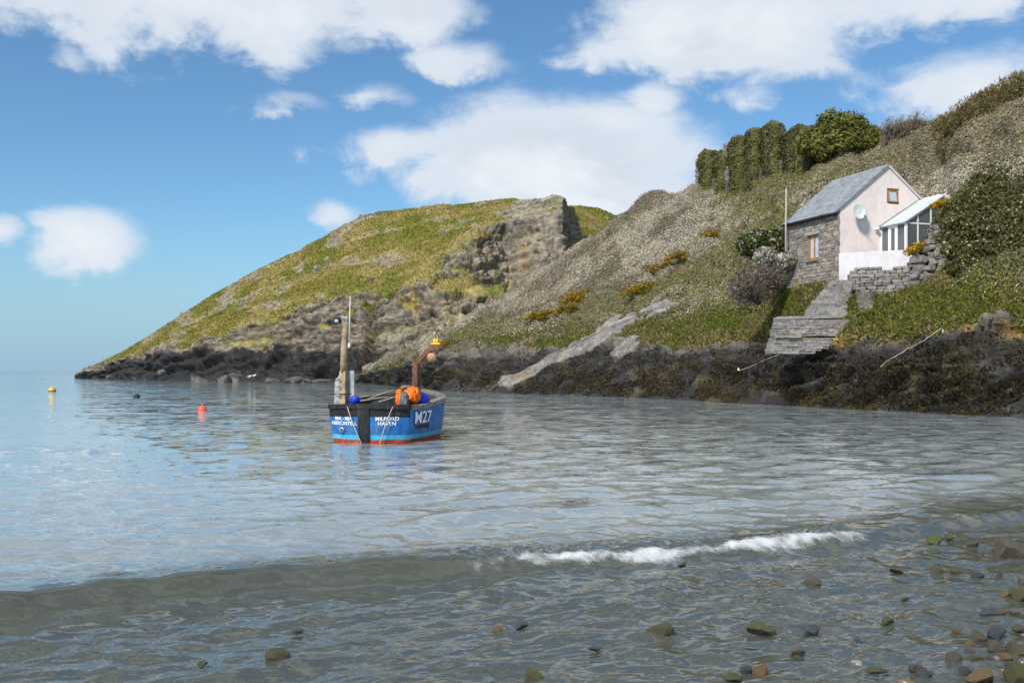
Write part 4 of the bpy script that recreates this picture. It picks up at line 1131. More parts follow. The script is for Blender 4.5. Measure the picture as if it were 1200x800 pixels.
# stone side wall: x = 0 plane, runs along y
wy0, wy1, wz0, wz1 = 2.0, 3.12, 1.04, 2.56
m = MB()
for (a0, a1, b0, b1) in ((.02, wy0, -1.8, EV), (wy1, HLn - .02, -1.8, EV), (wy0, wy1, -1.8, wz0), (wy0, wy1, wz1, EV)):
    m.box((.03, a0 + (.34 if a0 < .1 else 0), b0), (.40, a1 - (.30 if a1 > 5 else 0), b1))
m.build('side_wall', MORTAR, cot)
m = MB(); zc = -.5; rr = random.Random(4)
while zc < EV - .06:
    hgt_ = min(rr.uniform(.13, .25), EV - zc); y = .0
    while y < HLn:
        wd = rr.uniform(.20, .52); y1 = min(y + wd, HLn)
        segs = [(y, y1)]
        if zc + hgt_ > wz0 + .03 and zc < wz1 - .03:
            segs = []
            if y < wy0: segs.append((y, min(y1, wy0)))
            if y1 > wy1: segs.append((max(y, wy1), y1))
        for a, b_ in segs:
            if b_ - a > .06: m.box((-rr.uniform(.0, .045), a + .012, zc + .010), (.06, b_ - .012, zc + hgt_ - .012), rr.choice([0, 0, 1, 1, 2, 3, 4]), .014)
        y = y1
    zc += hgt_
o = m.build('rubble_stones', STONEV, cot); o['kind'] = 'stuff'
# stone quoins at the corner beside the pink wall
for i, z0 in enumerate(np.arange(-.5, EV - .2, .30)):
    m = MB(); d = .42 if i % 2 else .26
    m.box((-.055, -.012, z0 + .01), (.10 if i % 2 else .06, d, z0 + .285), 0, .012); m.build('quoin', STONEV[i % 5], cot, bevel=.015)
# roof: two slopes of boards with slates on them
sl = math.hypot(HW / 2, AP - EV); ang = math.atan2(AP - EV, HW / 2)
for sgn, nm in ((1, 'roof'), (-1, 'rear_roof')):
    m = MB()
    e0 = Vector((-.22, 0, EV - .22 * math.tan(ang) + .03)); rd = Vector((HW / 2, 0, AP + .03))
    if sgn < 0: e0.x = HW - e0.x
    m.poly([(e0.x, -.06, e0.z), (rd.x, -.06, rd.z), (rd.x, HLn + .05, rd.z), (e0.x, HLn + .05, e0.z)], (0, 0, .05))
    rf = m.build(nm, DARKPL, cot)
    m = MB(); L_ = (rd - e0).length; u = (rd - e0).normalized(); nrm = Vector((-u.z, 0, u.x)) * (1 if sgn > 0 else -1)
    ncr = 19; ex_ = L_ / ncr
    for r_ in range(ncr):
        off = (r_ % 2) * .15 - .15; yy = -.10 + off
        while yy < HLn + .08:
            ya, ybb = max(yy, -.10), min(yy + .295, HLn + .08)
            if ybb - ya > .04:
                p0 = e0 + u * (r_ * ex_ - .02) + nrm * (.085 + rr.uniform(0, .008)); p1 = e0 + u * ((r_ + 1) * ex_ + .06) + nrm * .062
                m.poly([(p0.x, ya, p0.z), (p1.x, ya, p1.z), (p1.x, ybb, p1.z), (p0.x, ybb, p0.z)], tuple(nrm * .012), rr.choice([0, 0, 0, 1, 1, 2]))
            yy += .30
    o = m.build('slates', SLATE, rf); o['kind'] = 'stuff'
for i in range(12):
    m = MB(); y0 = -.08 + i * (HLn + .14) / 12; y1 = y0 + (HLn + .14) / 12 - .01
    m.poly([(HW / 2 - .17, y0, AP - .02), (HW / 2, y0, AP + .15), (HW / 2 + .17, y0, AP - .02)], (0, y1 - y0, 0)); m.build('ridge_tile', SLATE[2], cot)
m = MB(); m.tube([(-.26, -.08, EV - .16), (-.26, HLn + .05, EV - .16)], .07, 10); m.build('gutter', DARKPL, cot, True)
m = MB(); m.tube([(-.24, HLn - .02, EV - .2), (-.14, HLn - .02, EV - .5), (-.12, HLn - .02, -.3)], .045, 8); m.build('downpipe', DARKPL, cot, True)
m = MB(); m.box((-.2, .02, EV - .26), (-.05, HLn - .02, EV - .12)); m.build('fascia', DARKPL, cot)


def window(parent, org, ux, uz, out, w, h, mat, sashes=1, open_=0.0, fw=.085, fill=None):
    """window in the plane org + a*ux + b*uz; out = outward normal"""
    org, ux, uz, out = map(Vector, (org, ux, uz, out))
    win = MB()
    def bx(m, a0, a1, b0, b1, d0, d1, mi=0):
        m.poly([org + ux * a0 + uz * b0 + out * d0, org + ux * a1 + uz * b0 + out * d0, org + ux * a1 + uz * b1 + out * d0, org + ux * a0 + uz * b1 + out * d0], out * (d1 - d0), mi)
    bx(win, 0, w, 0, fw, -.12, 0); bx(win, 0, w, h - fw, h, -.12, 0); bx(win, 0, fw, fw, h - fw, -.12, 0); bx(win, w - fw, w, fw, h - fw, -.12, 0)
    f = win.build('window_frame', mat, parent)
    step = (w - 2 * fw) / sashes
    for i in range(sashes):
        a = fw + i * step; s_ = MB(); t = .065
        top = open_
        def bz(m, a0, a1, b0, b1, d0, d1):
            def dd(b): return (1 - (b - fw) / (h - 2 * fw)) * top
            m.poly([org + ux * a0 + uz * b0 + out * (d0 + dd(b0)), org + ux * a1 + uz * b0 + out * (d0 + dd(b0)), org + ux * a1 + uz * b1 + out * (d0 + dd(b1)), org + ux * a0 + uz * b1 + out * (d0 + dd(b1))], out * (d1 - d0))
        bz(s_, a, a + t, fw, h - fw, -.09, -.02); bz(s_, a + step - t, a + step, fw, h - fw, -.09, -.02); bz(s_, a + t, a + step - t, fw, fw + t, -.09, -.02); bz(s_, a + t, a + step - t, h - fw - t, h - fw, -.09, -.02)
        s_.build('sash', mat, f)
        g_ = MB(); bz(g_, a + t, a + step - t, fw + t, h - fw - t, -.06, -.05); g_.build('pane', fill or GLASS, f)
    b2 = MB(); bx(b2, .02, w - .02, .02, h - .02, -.30, -.28); b2.build('window_blind', CURT, f)
    return f


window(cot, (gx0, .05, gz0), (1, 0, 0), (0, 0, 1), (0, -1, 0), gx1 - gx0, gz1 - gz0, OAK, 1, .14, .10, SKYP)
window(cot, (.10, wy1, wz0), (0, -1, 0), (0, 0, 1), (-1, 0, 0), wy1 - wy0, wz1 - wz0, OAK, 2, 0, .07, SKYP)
m = MB(); m.box((-.12, wy0 - .1, wz0 - .11), (.12, wy1 + .1, wz0 - .01)); m.build('window_sill', STONEV[2], cot)
m = MB(); m.box((-.06, wy0 - .18, wz1 + .005), (.09, wy1 + .18, wz1 + .20)); m.build('lintel', STONEV[4], cot)
m = MB(); m.tube([(-.02, .1, EV - .0), (HW * .25, -.01, EV + 1.38)], .001, 4)
# verge boards along the gable slope
for sg in (0, 1):
    a = (-.24, EV - .12) if sg == 0 else (HW + .24, EV - .12)
    m = MB(); m.poly([(a[0], -.085, a[1] - .05), (HW / 2, -.085, AP - .02), (HW / 2, -.085, AP + .10), (a[0], -.085, a[1] + .07)], (0, .05, 0)); m.build('verge', SLATE[2] if sg == 0 else PINK, cot)

# satellite dish on the gable
dish = empty('satellite_dish', cot.matrix_world @ Vector((0, 0, 0))); bpy.context.view_layer.update()
dish.location = cot.matrix_world @ Vector((1.12, -.42, 3.60)); dish.rotation_euler = (0, 0, HR + math.radians(-6))
tag(dish, 'pale grey satellite dish fixed to the pink gable', 'satellite dish')
m = MB(); rings = 7; vv = [(0, .0, 0)]; ff = []
for r_ in range(1, rings + 1):
    for k_ in range(28):
        a = 2 * math.pi * k_ / 28; q = r_ / rings; vv.append((.44 * q * math.cos(a), -.10 * q * q + .10, .50 * q * math.sin(a)))
for k_ in range(28): ff.append((0, 1 + k_, 1 + (k_ + 1) % 28))
for r_ in range(rings - 1):
    for k_ in range(28):
        a, b_ = 1 + r_ * 28 + k_, 1 + r_ * 28 + (k_ + 1) % 28; ff.append((a, b_, b_ + 28, a + 28))
m.add(vv, ff); o = m.build('reflector', surf('dish_grey', (.50, .54, .53), .5, .08), dish, True); o.rotation_euler = (math.radians(-14), 0, 0); o.modifiers.new('solid', 'SOLIDIFY').thickness = .015
m = MB(); m.tube([(0, -.0, -.50), (.08, -.30, -.44), (.10, -.42, -.36)], .018, 6); m.build('feed_arm', STEEL, dish, True)
m = MB(); m.tube([(.10, -.48, -.38), (.10, -.38, -.32)], .045, 8); m.build('feed_horn', DARKPL, dish, True)
m = MB(); m.tube([(0, .12, 0), (0, .42, 0)], .03, 8); m.box((-.08, .38, -.12), (.08, .42, .12)); m.build('wall_bracket', STEEL, dish)
# wall lamp
lamp = empty('wall_lamp', cot.matrix_world @ Vector((2.58, -.02, 2.60)), HR); tag(lamp, 'small white wall lamp beside the conservatory', 'lamp')
m = MB(); m.box((-.07, -.03, -.12), (.07, 0.0, .12)); m.build('back_plate', WHITEP, lamp)
m = MB(); m.tube([(0, -.12, .02), (0, -.12, .12), (0, -.12, .2)], [.15, .13, .05], 12); m.build('lamp_shade', WHITEP, lamp, True)
m = MB(); m.tube([(0, -.03, -.08), (0, -.12, -.1), (0, -.12, .03)], .02, 6); m.build('arm', WHITEP, lamp, True)

# ---- conservatory leaning out from the gable
con = empty('conservatory', corner, HR); tag(con, 'white lean-to glass conservatory against the pink gable', 'conservatory')
CX0, CX1, CY, CZ0, CE, CR = 2.95, 5.55, -2.15, .10, 2.82, 4.42
def cz(x): return CE + (CR - CE) * (x - CX0) / (CX1 - CX0)
UP = surf('white_upvc', (.78, .79, .79), .35, .04, 4)
fb_ = .07
def bar(a, b_, w=.08, nm='frame_bar', mt=UP): mm_ = MB(); mm_.bar(a, b_, w); return mm_.build(nm, mt, con)
for (x, y) in ((CX0, -.05), (CX0, CY), (CX1, CY)): bar((x, y, CZ0), (x, y, cz(x)), .12, 'corner_post')
for yy in (-.72, -1.42): bar((CX0, yy, CZ0), (CX0, yy, CE - .04), .10, 'mullion')
for xx in (3.75, 4.65): bar((xx, CY, CZ0), (xx, CY, cz(xx) - .06), .08, 'mullion')
bar((CX0, -.05, CE - .02), (CX0, CY, CE - .02), .14, 'eaves_beam'); bar((CX0, CY, CE - .06), (CX1, CY, CE - .06), .08, 'transom'); bar((CX0, CY, CE), (CX1, CY, CR), .12, 'gable_rafter')
bar((CX1, -.05, CR), (CX1, CY, CR), .12, 'ridge_beam'); bar((CX0, -.05, CZ0), (CX0, CY, CZ0), .1, 'bottom_rail'); bar((CX0, CY, CZ0), (CX1, CY, CZ0), .1, 'bottom_rail')
GLZ = CLEAR
# left face: two glazed panels and the door
def pane(pts, nm='pane', mt=None, th=.02):
    mm_ = MB(); a, b_, c_ = Vector(pts[0]), Vector(pts[1]), Vector(pts[2]); nn = (b_ - a).cross(c_ - a).normalized(); mm_.poly(pts, tuple(nn * th)); return mm_.build(nm, mt or GLZ, con)
pane([(CX0, -.10, CZ0 + .05), (CX0, -.67, CZ0 + .05), (CX0, -.67, CE - .1), (CX0, -.10, CE - .1)])
pane([(CX0, -1.47, CZ0 + .05), (CX0, -2.09, CZ0 + .05), (CX0, -2.09, CE - .1), (CX0, -1.47, CE - .1)])
dr = MB()
for (a, b_, c_, d_) in ((-.77, -.90, CZ0, CE - .1), (-1.25, -1.37, CZ0, CE - .1)): dr.box((CX0 - .05, b_, c_), (CX0 + .03, a, d_))
for zz in ((CZ0, CZ0 + .45), (CE - .24, CE - .1)): dr.box((CX0 - .05, -1.25, zz[0]), (CX0 + .03, -.90, zz[1]))
door = dr.build('door', UP, con)
mm_ = MB(); mm_.box((CX0 - .02, -1.25, CZ0 + .45), (CX0, -.90, CE - .24)); mm_.build('door_pane', GLZ, door)
mm_ = MB(); mm_.tube([(CX0 - .10, -1.31, 1.12), (CX0 - .10, -1.31, 1.24)], .02, 6); mm_.build('door_handle', STEEL, door)
xs = [CX0, 3.75, 4.65, CX1]
for a, b_ in zip(xs, xs[1:]):
    pane([(a + .05, CY, CZ0 + .05), (b_ - .05, CY, CZ0 + .05), (b_ - .05, CY, CE - .1), (a + .05, CY, CE - .1)])
    pane([(a + .05, CY, CE + .0), (b_ - .05, CY, CE), (b_ - .05, CY, cz(b_) - .08), (a + .05, CY, max(CE + .01, cz(a) - .05))])
ROOFP = surf('roof_glazing', (.30, .345, .345), .25, .06, 5, spec=.6)
sx_, sz_ = CX0 - .22, CE - .22 * (CR - CE) / (CX1 - CX0)
ny = 5
for i in range(ny):
    y0 = -.04 + (CY - .10) * i / ny; y1 = -.04 + (CY - .10) * (i + 1) / ny
    pane([(sx_, y0 - .03, sz_ + .08), (CX1 + .05, y0 - .03, CR + .10), (CX1 + .05, y1 + .03, CR + .10), (sx_, y1 + .03, sz_ + .08)], 'roof_pane', ROOFP)
for i in range(ny + 1):
    y0 = -.04 + (CY - .10) * i / ny; bar((sx_ - .02, y0, sz_ + .11), (CX1 + .07, y0, CR + .14), .065, 'glazing_bar', UP if i else STEEL)
DG = surf('dark_green_paint', (.03, .05, .045), .5, .2)
m = MB(); m.tube([(CX1 - .9, CY - .28, 2.6), (CX1 - .9, CY - .28, 3.5), (CX1 + .3, CY - .25, 4.25), (CX1 + .9, CY - .2, 4.4)], .045, 8); m.build('support_rail', DG, con, True)
m = MB(); m.tube([(CX1 - .9, CY - .28, 3.35), (CX1 - .45, CY - .28, 3.35)], .04, 8); m.tube([(CX1 + .3, CY - .25, 4.2), (CX1 + .3, CY - .25, 3.5)], .04, 8); m.build('support_strut', DG, con, True)
m = MB(); m.box((CX1 + .15, -1.6, 3.5), (CX1 + 1.0, -.4, 4.62)); o = m.build('meter_cupboard', WHITEP, None, bevel=.02); o.location = corner; o.rotation_euler = (0, 0, HR)
tag(o, 'white cupboard behind the top of the conservatory roof', 'cupboard')
# furniture shadow: floor and inner wall of the conservatory come from the cottage and terrace

# ---- white terrace wall and terrace
tw = MB(); A = Vector((19.02, 57.93, 7.0)); B = Vector((22.95, 56.22, 7.0)); d = (B - A).normalized(); nrm = Vector((-d.y, d.x, 0))
tw.poly([A, B, B + Vector((0, 0, 1.80)), A + Vector((0, 0, 1.76))], tuple(nrm * .25))
o = tw.build('terrace_wall', WHITER, None, bevel=.03); tag(o, 'low white rendered terrace wall in front of the conservatory', 'wall')
te = MB(); te.poly([A + nrm * .2 + Vector((0, 0, .62)), B + nrm * .2 + Vector((0, 0, .62)), Vector((26.0, 57.5, 7.62)), Vector((25.4, 59.9, 7.62)), Vector((19.2, 58.0, 7.62))], (0, 0, -.5))
tag(te.build('terrace', STONEV[0]), kind='structure')

# ---- dry stone retaining wall under the terrace and rising beside the conservatory
dsw = empty('dry_stone_wall', (21.0, 55.9, 6.0)); tag(dsw, 'grey dry stone retaining wall below the white terrace wall', 'wall')
DRY = [surf('dry_stone', cl, .95, .35, 6, .8, 18, dirt=(.30, .29, .26), dirt_scale=5, dirt_amt=.5) for cl in ((.17, .16, .15), (.22, .205, .19), (.125, .12, .12), (.27, .25, .225), (.20, .165, .14))]
def stone_block(rs, sx, sy, sz):
    bm = bmesh.new(); bmesh.ops.create_cube(bm, size=1.0); bmesh.ops.subdivide_edges(bm, edges=bm.edges, cuts=1, use_grid_fill=True)
    for v in bm.verts:
        q = v.co.copy(); ln = max(abs(q.x), abs(q.y), abs(q.z)); q = q.lerp(q.normalized() * .55, .38)
        v.co = Vector((q.x * sx, q.y * sy, q.z * sz)) * rs.uniform(.88, 1.10)
    me_ = bpy.data.meshes.new('stone'); bm.to_mesh(me_); bm.free(); return me_
rs = random.Random(9)
blocks = [stone_block(rs, 1, 1, 1) for _ in range(14)]
blocks = [[(lambda q: q)(b_.copy()) for _ in range(5)] for b_ in blocks]
for b_ in blocks:
    for q, mt in zip(b_, DRY): q.materials.append(mt)
def lay(parent, p, sx, sy, sz, rz, nm='stone'):
    o = bpy.data.objects.new(nm, rs.choice(rs.choice(blocks))); COL.objects.link(o); o.parent = parent
    o.location = Vector(p) - parent.location; o.scale = (sx, sy, sz); o.rotation_euler = (rs.uniform(-.12, .12), rs.uniform(-.10, .10), rz); return o
A2 = np.array((19.45, 57.35)); B2 = np.array((23.2, 55.75)); L2 = np.linalg.norm(B2 - A2); d2 = (B2 - A2) / L2; rz = math.atan2(d2[1], d2[0])
def topz(t): return 7.66 + .10 * math.sin(t * 9) + .30 * t
zc = 5.5
while zc < 8.0:
    h_ = rs.uniform(.14, .27); t = 0.0
    while t < 1:
        w_ = rs.uniform(.22, .62); tt = min(1, t + w_ / L2); tm = (t + tt) / 2
        if zc + h_ * .5 < topz(tm) and zc > 6.55 - 1.3 * tm:
            p = A2 + d2 * tm * L2; lay(dsw, (p[0], p[1] - .18 * (7.6 - zc) - .02, zc + h_ / 2), w_ * 1.02, .55, h_ * 1.03, rz)
        t = tt
    zc += h_ * .93
m = MB(); m.poly([(A2[0], A2[1] + .22, 5.0), (B2[0], B2[1] + .22, 5.0), (B2[0], B2[1] + .22, 7.8), (A2[0], A2[1] + .22, 7.5)], (0, .3, 0)); o = m.build('wall_core', DRY[2], dsw); o.location = -dsw.location
rub = empty('rubble_bank_wall', (24.3, 55.3, 6.5)); tag(rub, 'steep rubble stone wall climbing beside the conservatory', 'wall')
for i in range(230):
    t = rs.random(); x = 22.25 + 2.6 * t; zt = 8.15 + 3.2 * t; z0 = 6.2 + 1.6 * t
    zz = rs.uniform(z0, zt); yy = 55.3 - .15 * t + .12 * (zz - 7) + rs.uniform(-.12, .12)
    s_ = rs.uniform(.20, .48); lay(rub, (x, yy, zz), s_, s_ * .8, s_ * rs.uniform(.5, .85), rs.uniform(-.6, .6))
m = MB(); m.poly([(22.2, 55.6, 5.8), (25.0, 55.5, 6.2), (24.9, 55.7, 11.1), (23.4, 55.7, 9.4), (22.25, 55.6, 7.9)], (0, .3, 0)); o = m.build('wall_core', DRY[2], rub); o.location = -rub.location

# ---- stone steps running down from the terrace
stp = empty('stone_steps', at(960, 402, 53.4)); tag(stp, 'flight of grey stone steps leading from the shore rocks to the cottage', 'steps')
STEPM = [surf('step_stone', cl, .9, .3, 4, .5, 20, dirt=(.34, .30, .25), dirt_scale=3, dirt_amt=.5) for cl in ((.21, .20, .195), (.25, .235, .22), (.175, .17, .17))]
def quad_step(p_l, p_r, p_l2, p_r2, thick, nm, mi):
    m_ = MB(); m_.poly([Vector(p_l), Vector(p_r), Vector(p_r2), Vector(p_l2)], (0, 0, -thick)); o_ = m_.build(nm, STEPM[mi], stp, bevel=.02); o_.location = -stp.location; return o_
ns = 15
for i in range(ns):       # upper flight
    t0, t1 = i / ns, (i + 1) / ns
    def edge(t):
        D = 54.6 + 2.6 * t; y_ = 369 + (328 - 369) * t
        return at(943 + (976 - 943) * t, y_, D), at(993 + (998 - 993) * t, y_, D)
    (l0, r0), (l1, r1) = edge(t0), edge(t1)
    zt = l1[2]
    cuts = [0] + sorted(rs.uniform(.2, .8) for _ in range(rs.choice((1, 2, 2, 3)))) + [1]
    for ca, cb in zip(cuts, cuts[1:]):
        if cb - ca < .08: continue
        ja, jb = rs.uniform(-.025, .025), rs.uniform(-.03, .03); e0 = rs.uniform(-.10, .02) if ca == 0 else .012; e1 = rs.uniform(-.02, .10) if cb == 1 else -.012
        fa = l0 + (r0 - l0) * ca; fb_2 = l0 + (r0 - l0) * cb; ga = l1 + (r1 - l1) * ca; gb = l1 + (r1 - l1) * cb
        quad_step((fa[0] + e0, fa[1] + jb, zt + ja), (fb_2[0] + e1, fb_2[1] + jb, zt + ja), (ga[0] + e0, ga[1] + .3, zt + ja), (gb[0] + e1, gb[1] + .3, zt + ja), (zt - l0[2]) + .35, 'step_stone', rs.randrange(3))
lo_l, lo_r = at(911, 371, 54.2), at(994, 369, 54.5)
quad_step(lo_l, lo_r, lo_l + np.array((.1, 1.2, 0)), lo_r + np.array((0, .5, 0)), .16, 'landing', 1)
zc = lo_l[2] - .17
for r_ in range(13):      # walling under the landing, laid in thin uneven courses
    h_ = rs.uniform(.10, .165); x = lo_l[0] - (.12 if r_ > 6 else 0) - .025 * r_ - rs.uniform(0, .12); xe = lo_r[0] - max(0, r_ - 6) * .33 + rs.uniform(-.15, .1)
    while x < xe - .05:
        w_ = min(rs.uniform(.22, .85), xe - x)
        m = MB(); m.box((x + .006, 53.97 - .018 * r_ + rs.uniform(-.05, .05), zc - h_ + .006), (x + w_ - .006, 54.9, zc - .003), 0, .016); o = m.build('course_stone', (STEPM + DRY)[rs.choice((0, 0, 1, 1, 2, 3, 4, 7))], stp); o.location = -stp.location
        x += w_
    if r_ == 6:
        for q in range(3):
            m = MB(); m.box((lo_l[0] - .22 + q * .47, 53.7, zc - h_ - .09), (lo_l[0] + .23 + q * .47, 54.2, zc - h_ - .01), 0, .018); o = m.build('ledge_stone', STEPM[1], stp, bevel=.02); o.location = -stp.location
        zc -= .1
    zc -= h_

# ---- pole beside the cottage, ropes over the rocks
p = at(921, 300, 62.5); m = MB(); m.tube([(0, 0, -1.2), (0, 0, 2.0), (.02, 0, 4.25)], [.065, .055, .04], 8); o = m.build('wooden_pole', surf('grey_pole', (.42, .37, .31), .9, .2, 9), None, True); o.location = p
tag(o, 'thin weathered pole standing at the corner of the stone side wall', 'pole')


def rope(pts, r, lb):
    P_ = []
    for (a, b_) in zip(pts, pts[1:]):
        for t in np.linspace(0, 1, 9)[:-1]:
            P_.append((a[0] + (b_[0] - a[0]) * t, a[1] + (b_[1] - a[1]) * t))
    P_.append(pts[-1]); W = []
    for q in P_:
        g_, n_ = ground_at(*q); W.append(g_ + n_ * .07)
    W = np.array(W); Wd = W.copy()
    for _ in range(5): Wd[1:-1] = (Wd[:-2] + 2 * Wd[1:-1] + Wd[2:]) / 4
    Wd[:, 2] = np.maximum(Wd[:, 2], W[:, 2] - .02) + .03
    m_ = MB(); m_.tube([tuple(x) for x in Wd], r, 6); o_ = m_.build('mooring_line', ROPE, None, True); tag(o_, lb, 'rope'); return o_


rope([(1103, 386), (1085, 398), (1060, 412), (1038, 424), (1030, 433)], .02, 'pale rope running down the dark rocks below the grass bank')
rope([(1022, 356), (1000, 371), (975, 386), (950, 400), (910, 417), (866, 436)], .014, 'thin rope slanting from the foot of the steps over the dark rocks')
p, n_ = ground_at(1104, 386); m = MB(); m.tube([tuple(p - np.array((0, 0, .2))), tuple(p + np.array((0, 0, .14)))], .045, 8); o = m.build('mooring_post', WHITEP, None, True); tag(o, 'short white mooring post at the top of the pale rope', 'post')
p, n_ = ground_at(866, 436); m = MB(); m.tube([tuple(p + np.array((0, 0, z_))) for z_ in (-.05, .02, .10, .17, .2)], [.03, .07, .08, .06, .02], 12); o = m.build('float_ball', WHITEP, None, True); tag(o, 'small white float at the lower end of the thin rope', 'float')

def leaf_cloud(name, ell, n, size, pal, probs, parent=None, hollow=.55, spread=.75, up=.2, asp=(.6, 1.0), seed=1, lump=.25, ls=1.6):
    """leaves spread through lumpy ellipsoids (cx,cy,cz,rx,ry,rz), denser towards the outside"""
    r = np.random.default_rng(seed); vol = np.array([e[3] * e[4] * e[5] for e in ell]) ** .7; Ps = []; Ns = []
    for e, k_ in zip(ell, np.maximum(20, (n * vol / vol.sum()).astype(int))):
        u = r.normal(size=(k_, 3)); u /= np.linalg.norm(u, axis=1, keepdims=True)
        rad = np.maximum(hollow, 1 - np.abs(r.normal(0, .16, k_))) * (1 + lump * fbm(u * ls + seed + e[0], 3, seed))
        Ps.append(u * rad[:, None] * np.array(e[3:6]) + np.array(e[:3])); Ns.append(u)
    Pn = np.concatenate(Ps); Nn = np.concatenate(Ns); k_ = len(Pn)
    cl_ = fbm(Pn * 1.1 + seed, 3, seed + 5); pb = np.clip(np.array(probs)[None] * (1 + np.outer(cl_, np.linspace(1.2, -1.2, len(probs)))), .01, None)
    cc_ = pick(pal, pb, k_)
    V_, F_, c_ = tri_leaves(Pn, Nn, r.uniform(size[0], size[1], k_), r.uniform(asp[0], asp[1], k_), cc_, spread, up, .6 if asp[1] > .5 else .2)
    return link(name, np_mesh(name, V_, F_, {'col': c_}, False), LEAF, parent)


IVP = [(.20, .19, .065), (.15, .15, .055), (.105, .105, .045), (.23, .18, .09)]

# ------------------------------------------------------------------ ruin clad in ivy
A3 = at(817, 214, 111.0); B3 = at(950, 190, 97.0); d3 = B3 - A3; L3 = math.hypot(d3[0], d3[1]); rz3 = math.atan2(d3[1], d3[0])
ruin = empty('ruined_building', (A3[0], A3[1], A3[2]), rz3); tag(ruin, 'roofless ruin on the ridge with ivy clad piers between dark window openings', 'ruin')
RST = surf('ruin_stone', (.085, .08, .075), .95, .4, 3, .8, 10)
def lx(px_):
    """photo column -> distance along the wall line"""
    k_ = (px_ - 600) / F; return (k_ * A3[1] - A3[0]) / (d3[0] / L3 - k_ * d3[1] / L3)
def lz(py_, x): return CH + (HZ - py_) / F * (A3[1] + d3[1] / L3 * x) - A3[2]
segs = [(816, 820.5, 189, 's'), (820.5, 833, 176, 'i'), (840, 848.5, 176, 'i'), (848.5, 856, 170, 's2'), (856, 871, 159, 'i'), (875.5, 888, 150, 'i'), (894, 912, 142, 'i'), (918, 950, 147, 'i')]
gaps = [(833, 840, 181, 186, 209), (871, 875.5, 176, 183, 202), (888, 894, 168, 174, 197), (912, 918, 160, 168, 188)]
for a, b_, top, kd in segs:
    x0, x1 = lx(a), lx(b_); zt = lz(top, (x0 + x1) / 2)
    m = MB()
    if kd == 's2':
        zo0, zo1 = lz(197, x0), lz(187, x0)
        m.box((x0, 0, -3), (x1, .6, zo0)); m.box((x0, .0, zo1), (x1, .6, zt)); m.box((x0, 0, zo0), (x0 + .12, .6, zo1))
    else: m.box((x0, 0, -3), (x1, .6, zt - (.35 if kd == 'i' else 0)))
    m.build('pier', RST, ruin)
for a, b_, top, s0, s1 in gaps:
    x0, x1 = lx(a), lx(b_); m = MB(); m.box((x0, .05, lz(s0, x0)), (x1, .55, lz(top, x0))); m.build('lintel', RST, ruin)
    leaf_cloud('ivy', [((x0 + x1) / 2, .1, lz(top, x0) + .0, .3, .5, .35)], 600, (.09, .2), IVP, (.6, .7, .45, .2), ruin, seed=int(a), hollow=.5)
    m = MB(); m.box((x0, .05, -3), (x1, .55, lz(s1, x0))); m.build('sill', RST, ruin)
m = MB()
for a, b_, top, kd in segs: m.box((lx(a) - .3, 2.4, -3), (lx(b_) + .5, 2.8, lz(top, lx(a)) - 1.0))
m.build('rear_wall', RST, ruin)
m = MB(); m.box((lx(818), .65, 2.6 - 1.4), (lx(950), 2.35, 2.6 - 1.3)); m.build('rotten_floor', RST, ruin)
m = MB(); m.box((.0, .6, -3), (.5, 5.5, 2.0)); m.build('end_wall', RST, ruin)
# ragged courses on the bare stone
for a, b_, top, kd in segs:
    if kd in ('s', 's2'):
        x0, x1 = lx(a), lx(b_); zt = lz(top, x0); m = MB(); zc = -.6
        while zc < zt:
            h_ = rs.uniform(.18, .34)
            if not (kd == 's2' and lz(198, x0) < zc < lz(187, x0)): m.box((x0 - .05, -rs.uniform(.02, .16), zc + .02), (x1 + rs.uniform(-.05, .05), .05, zc + h_ - .03), 0, .03)
            zc += h_
        m.build('stone_courses', DRY[0], ruin)['kind'] = 'stuff'


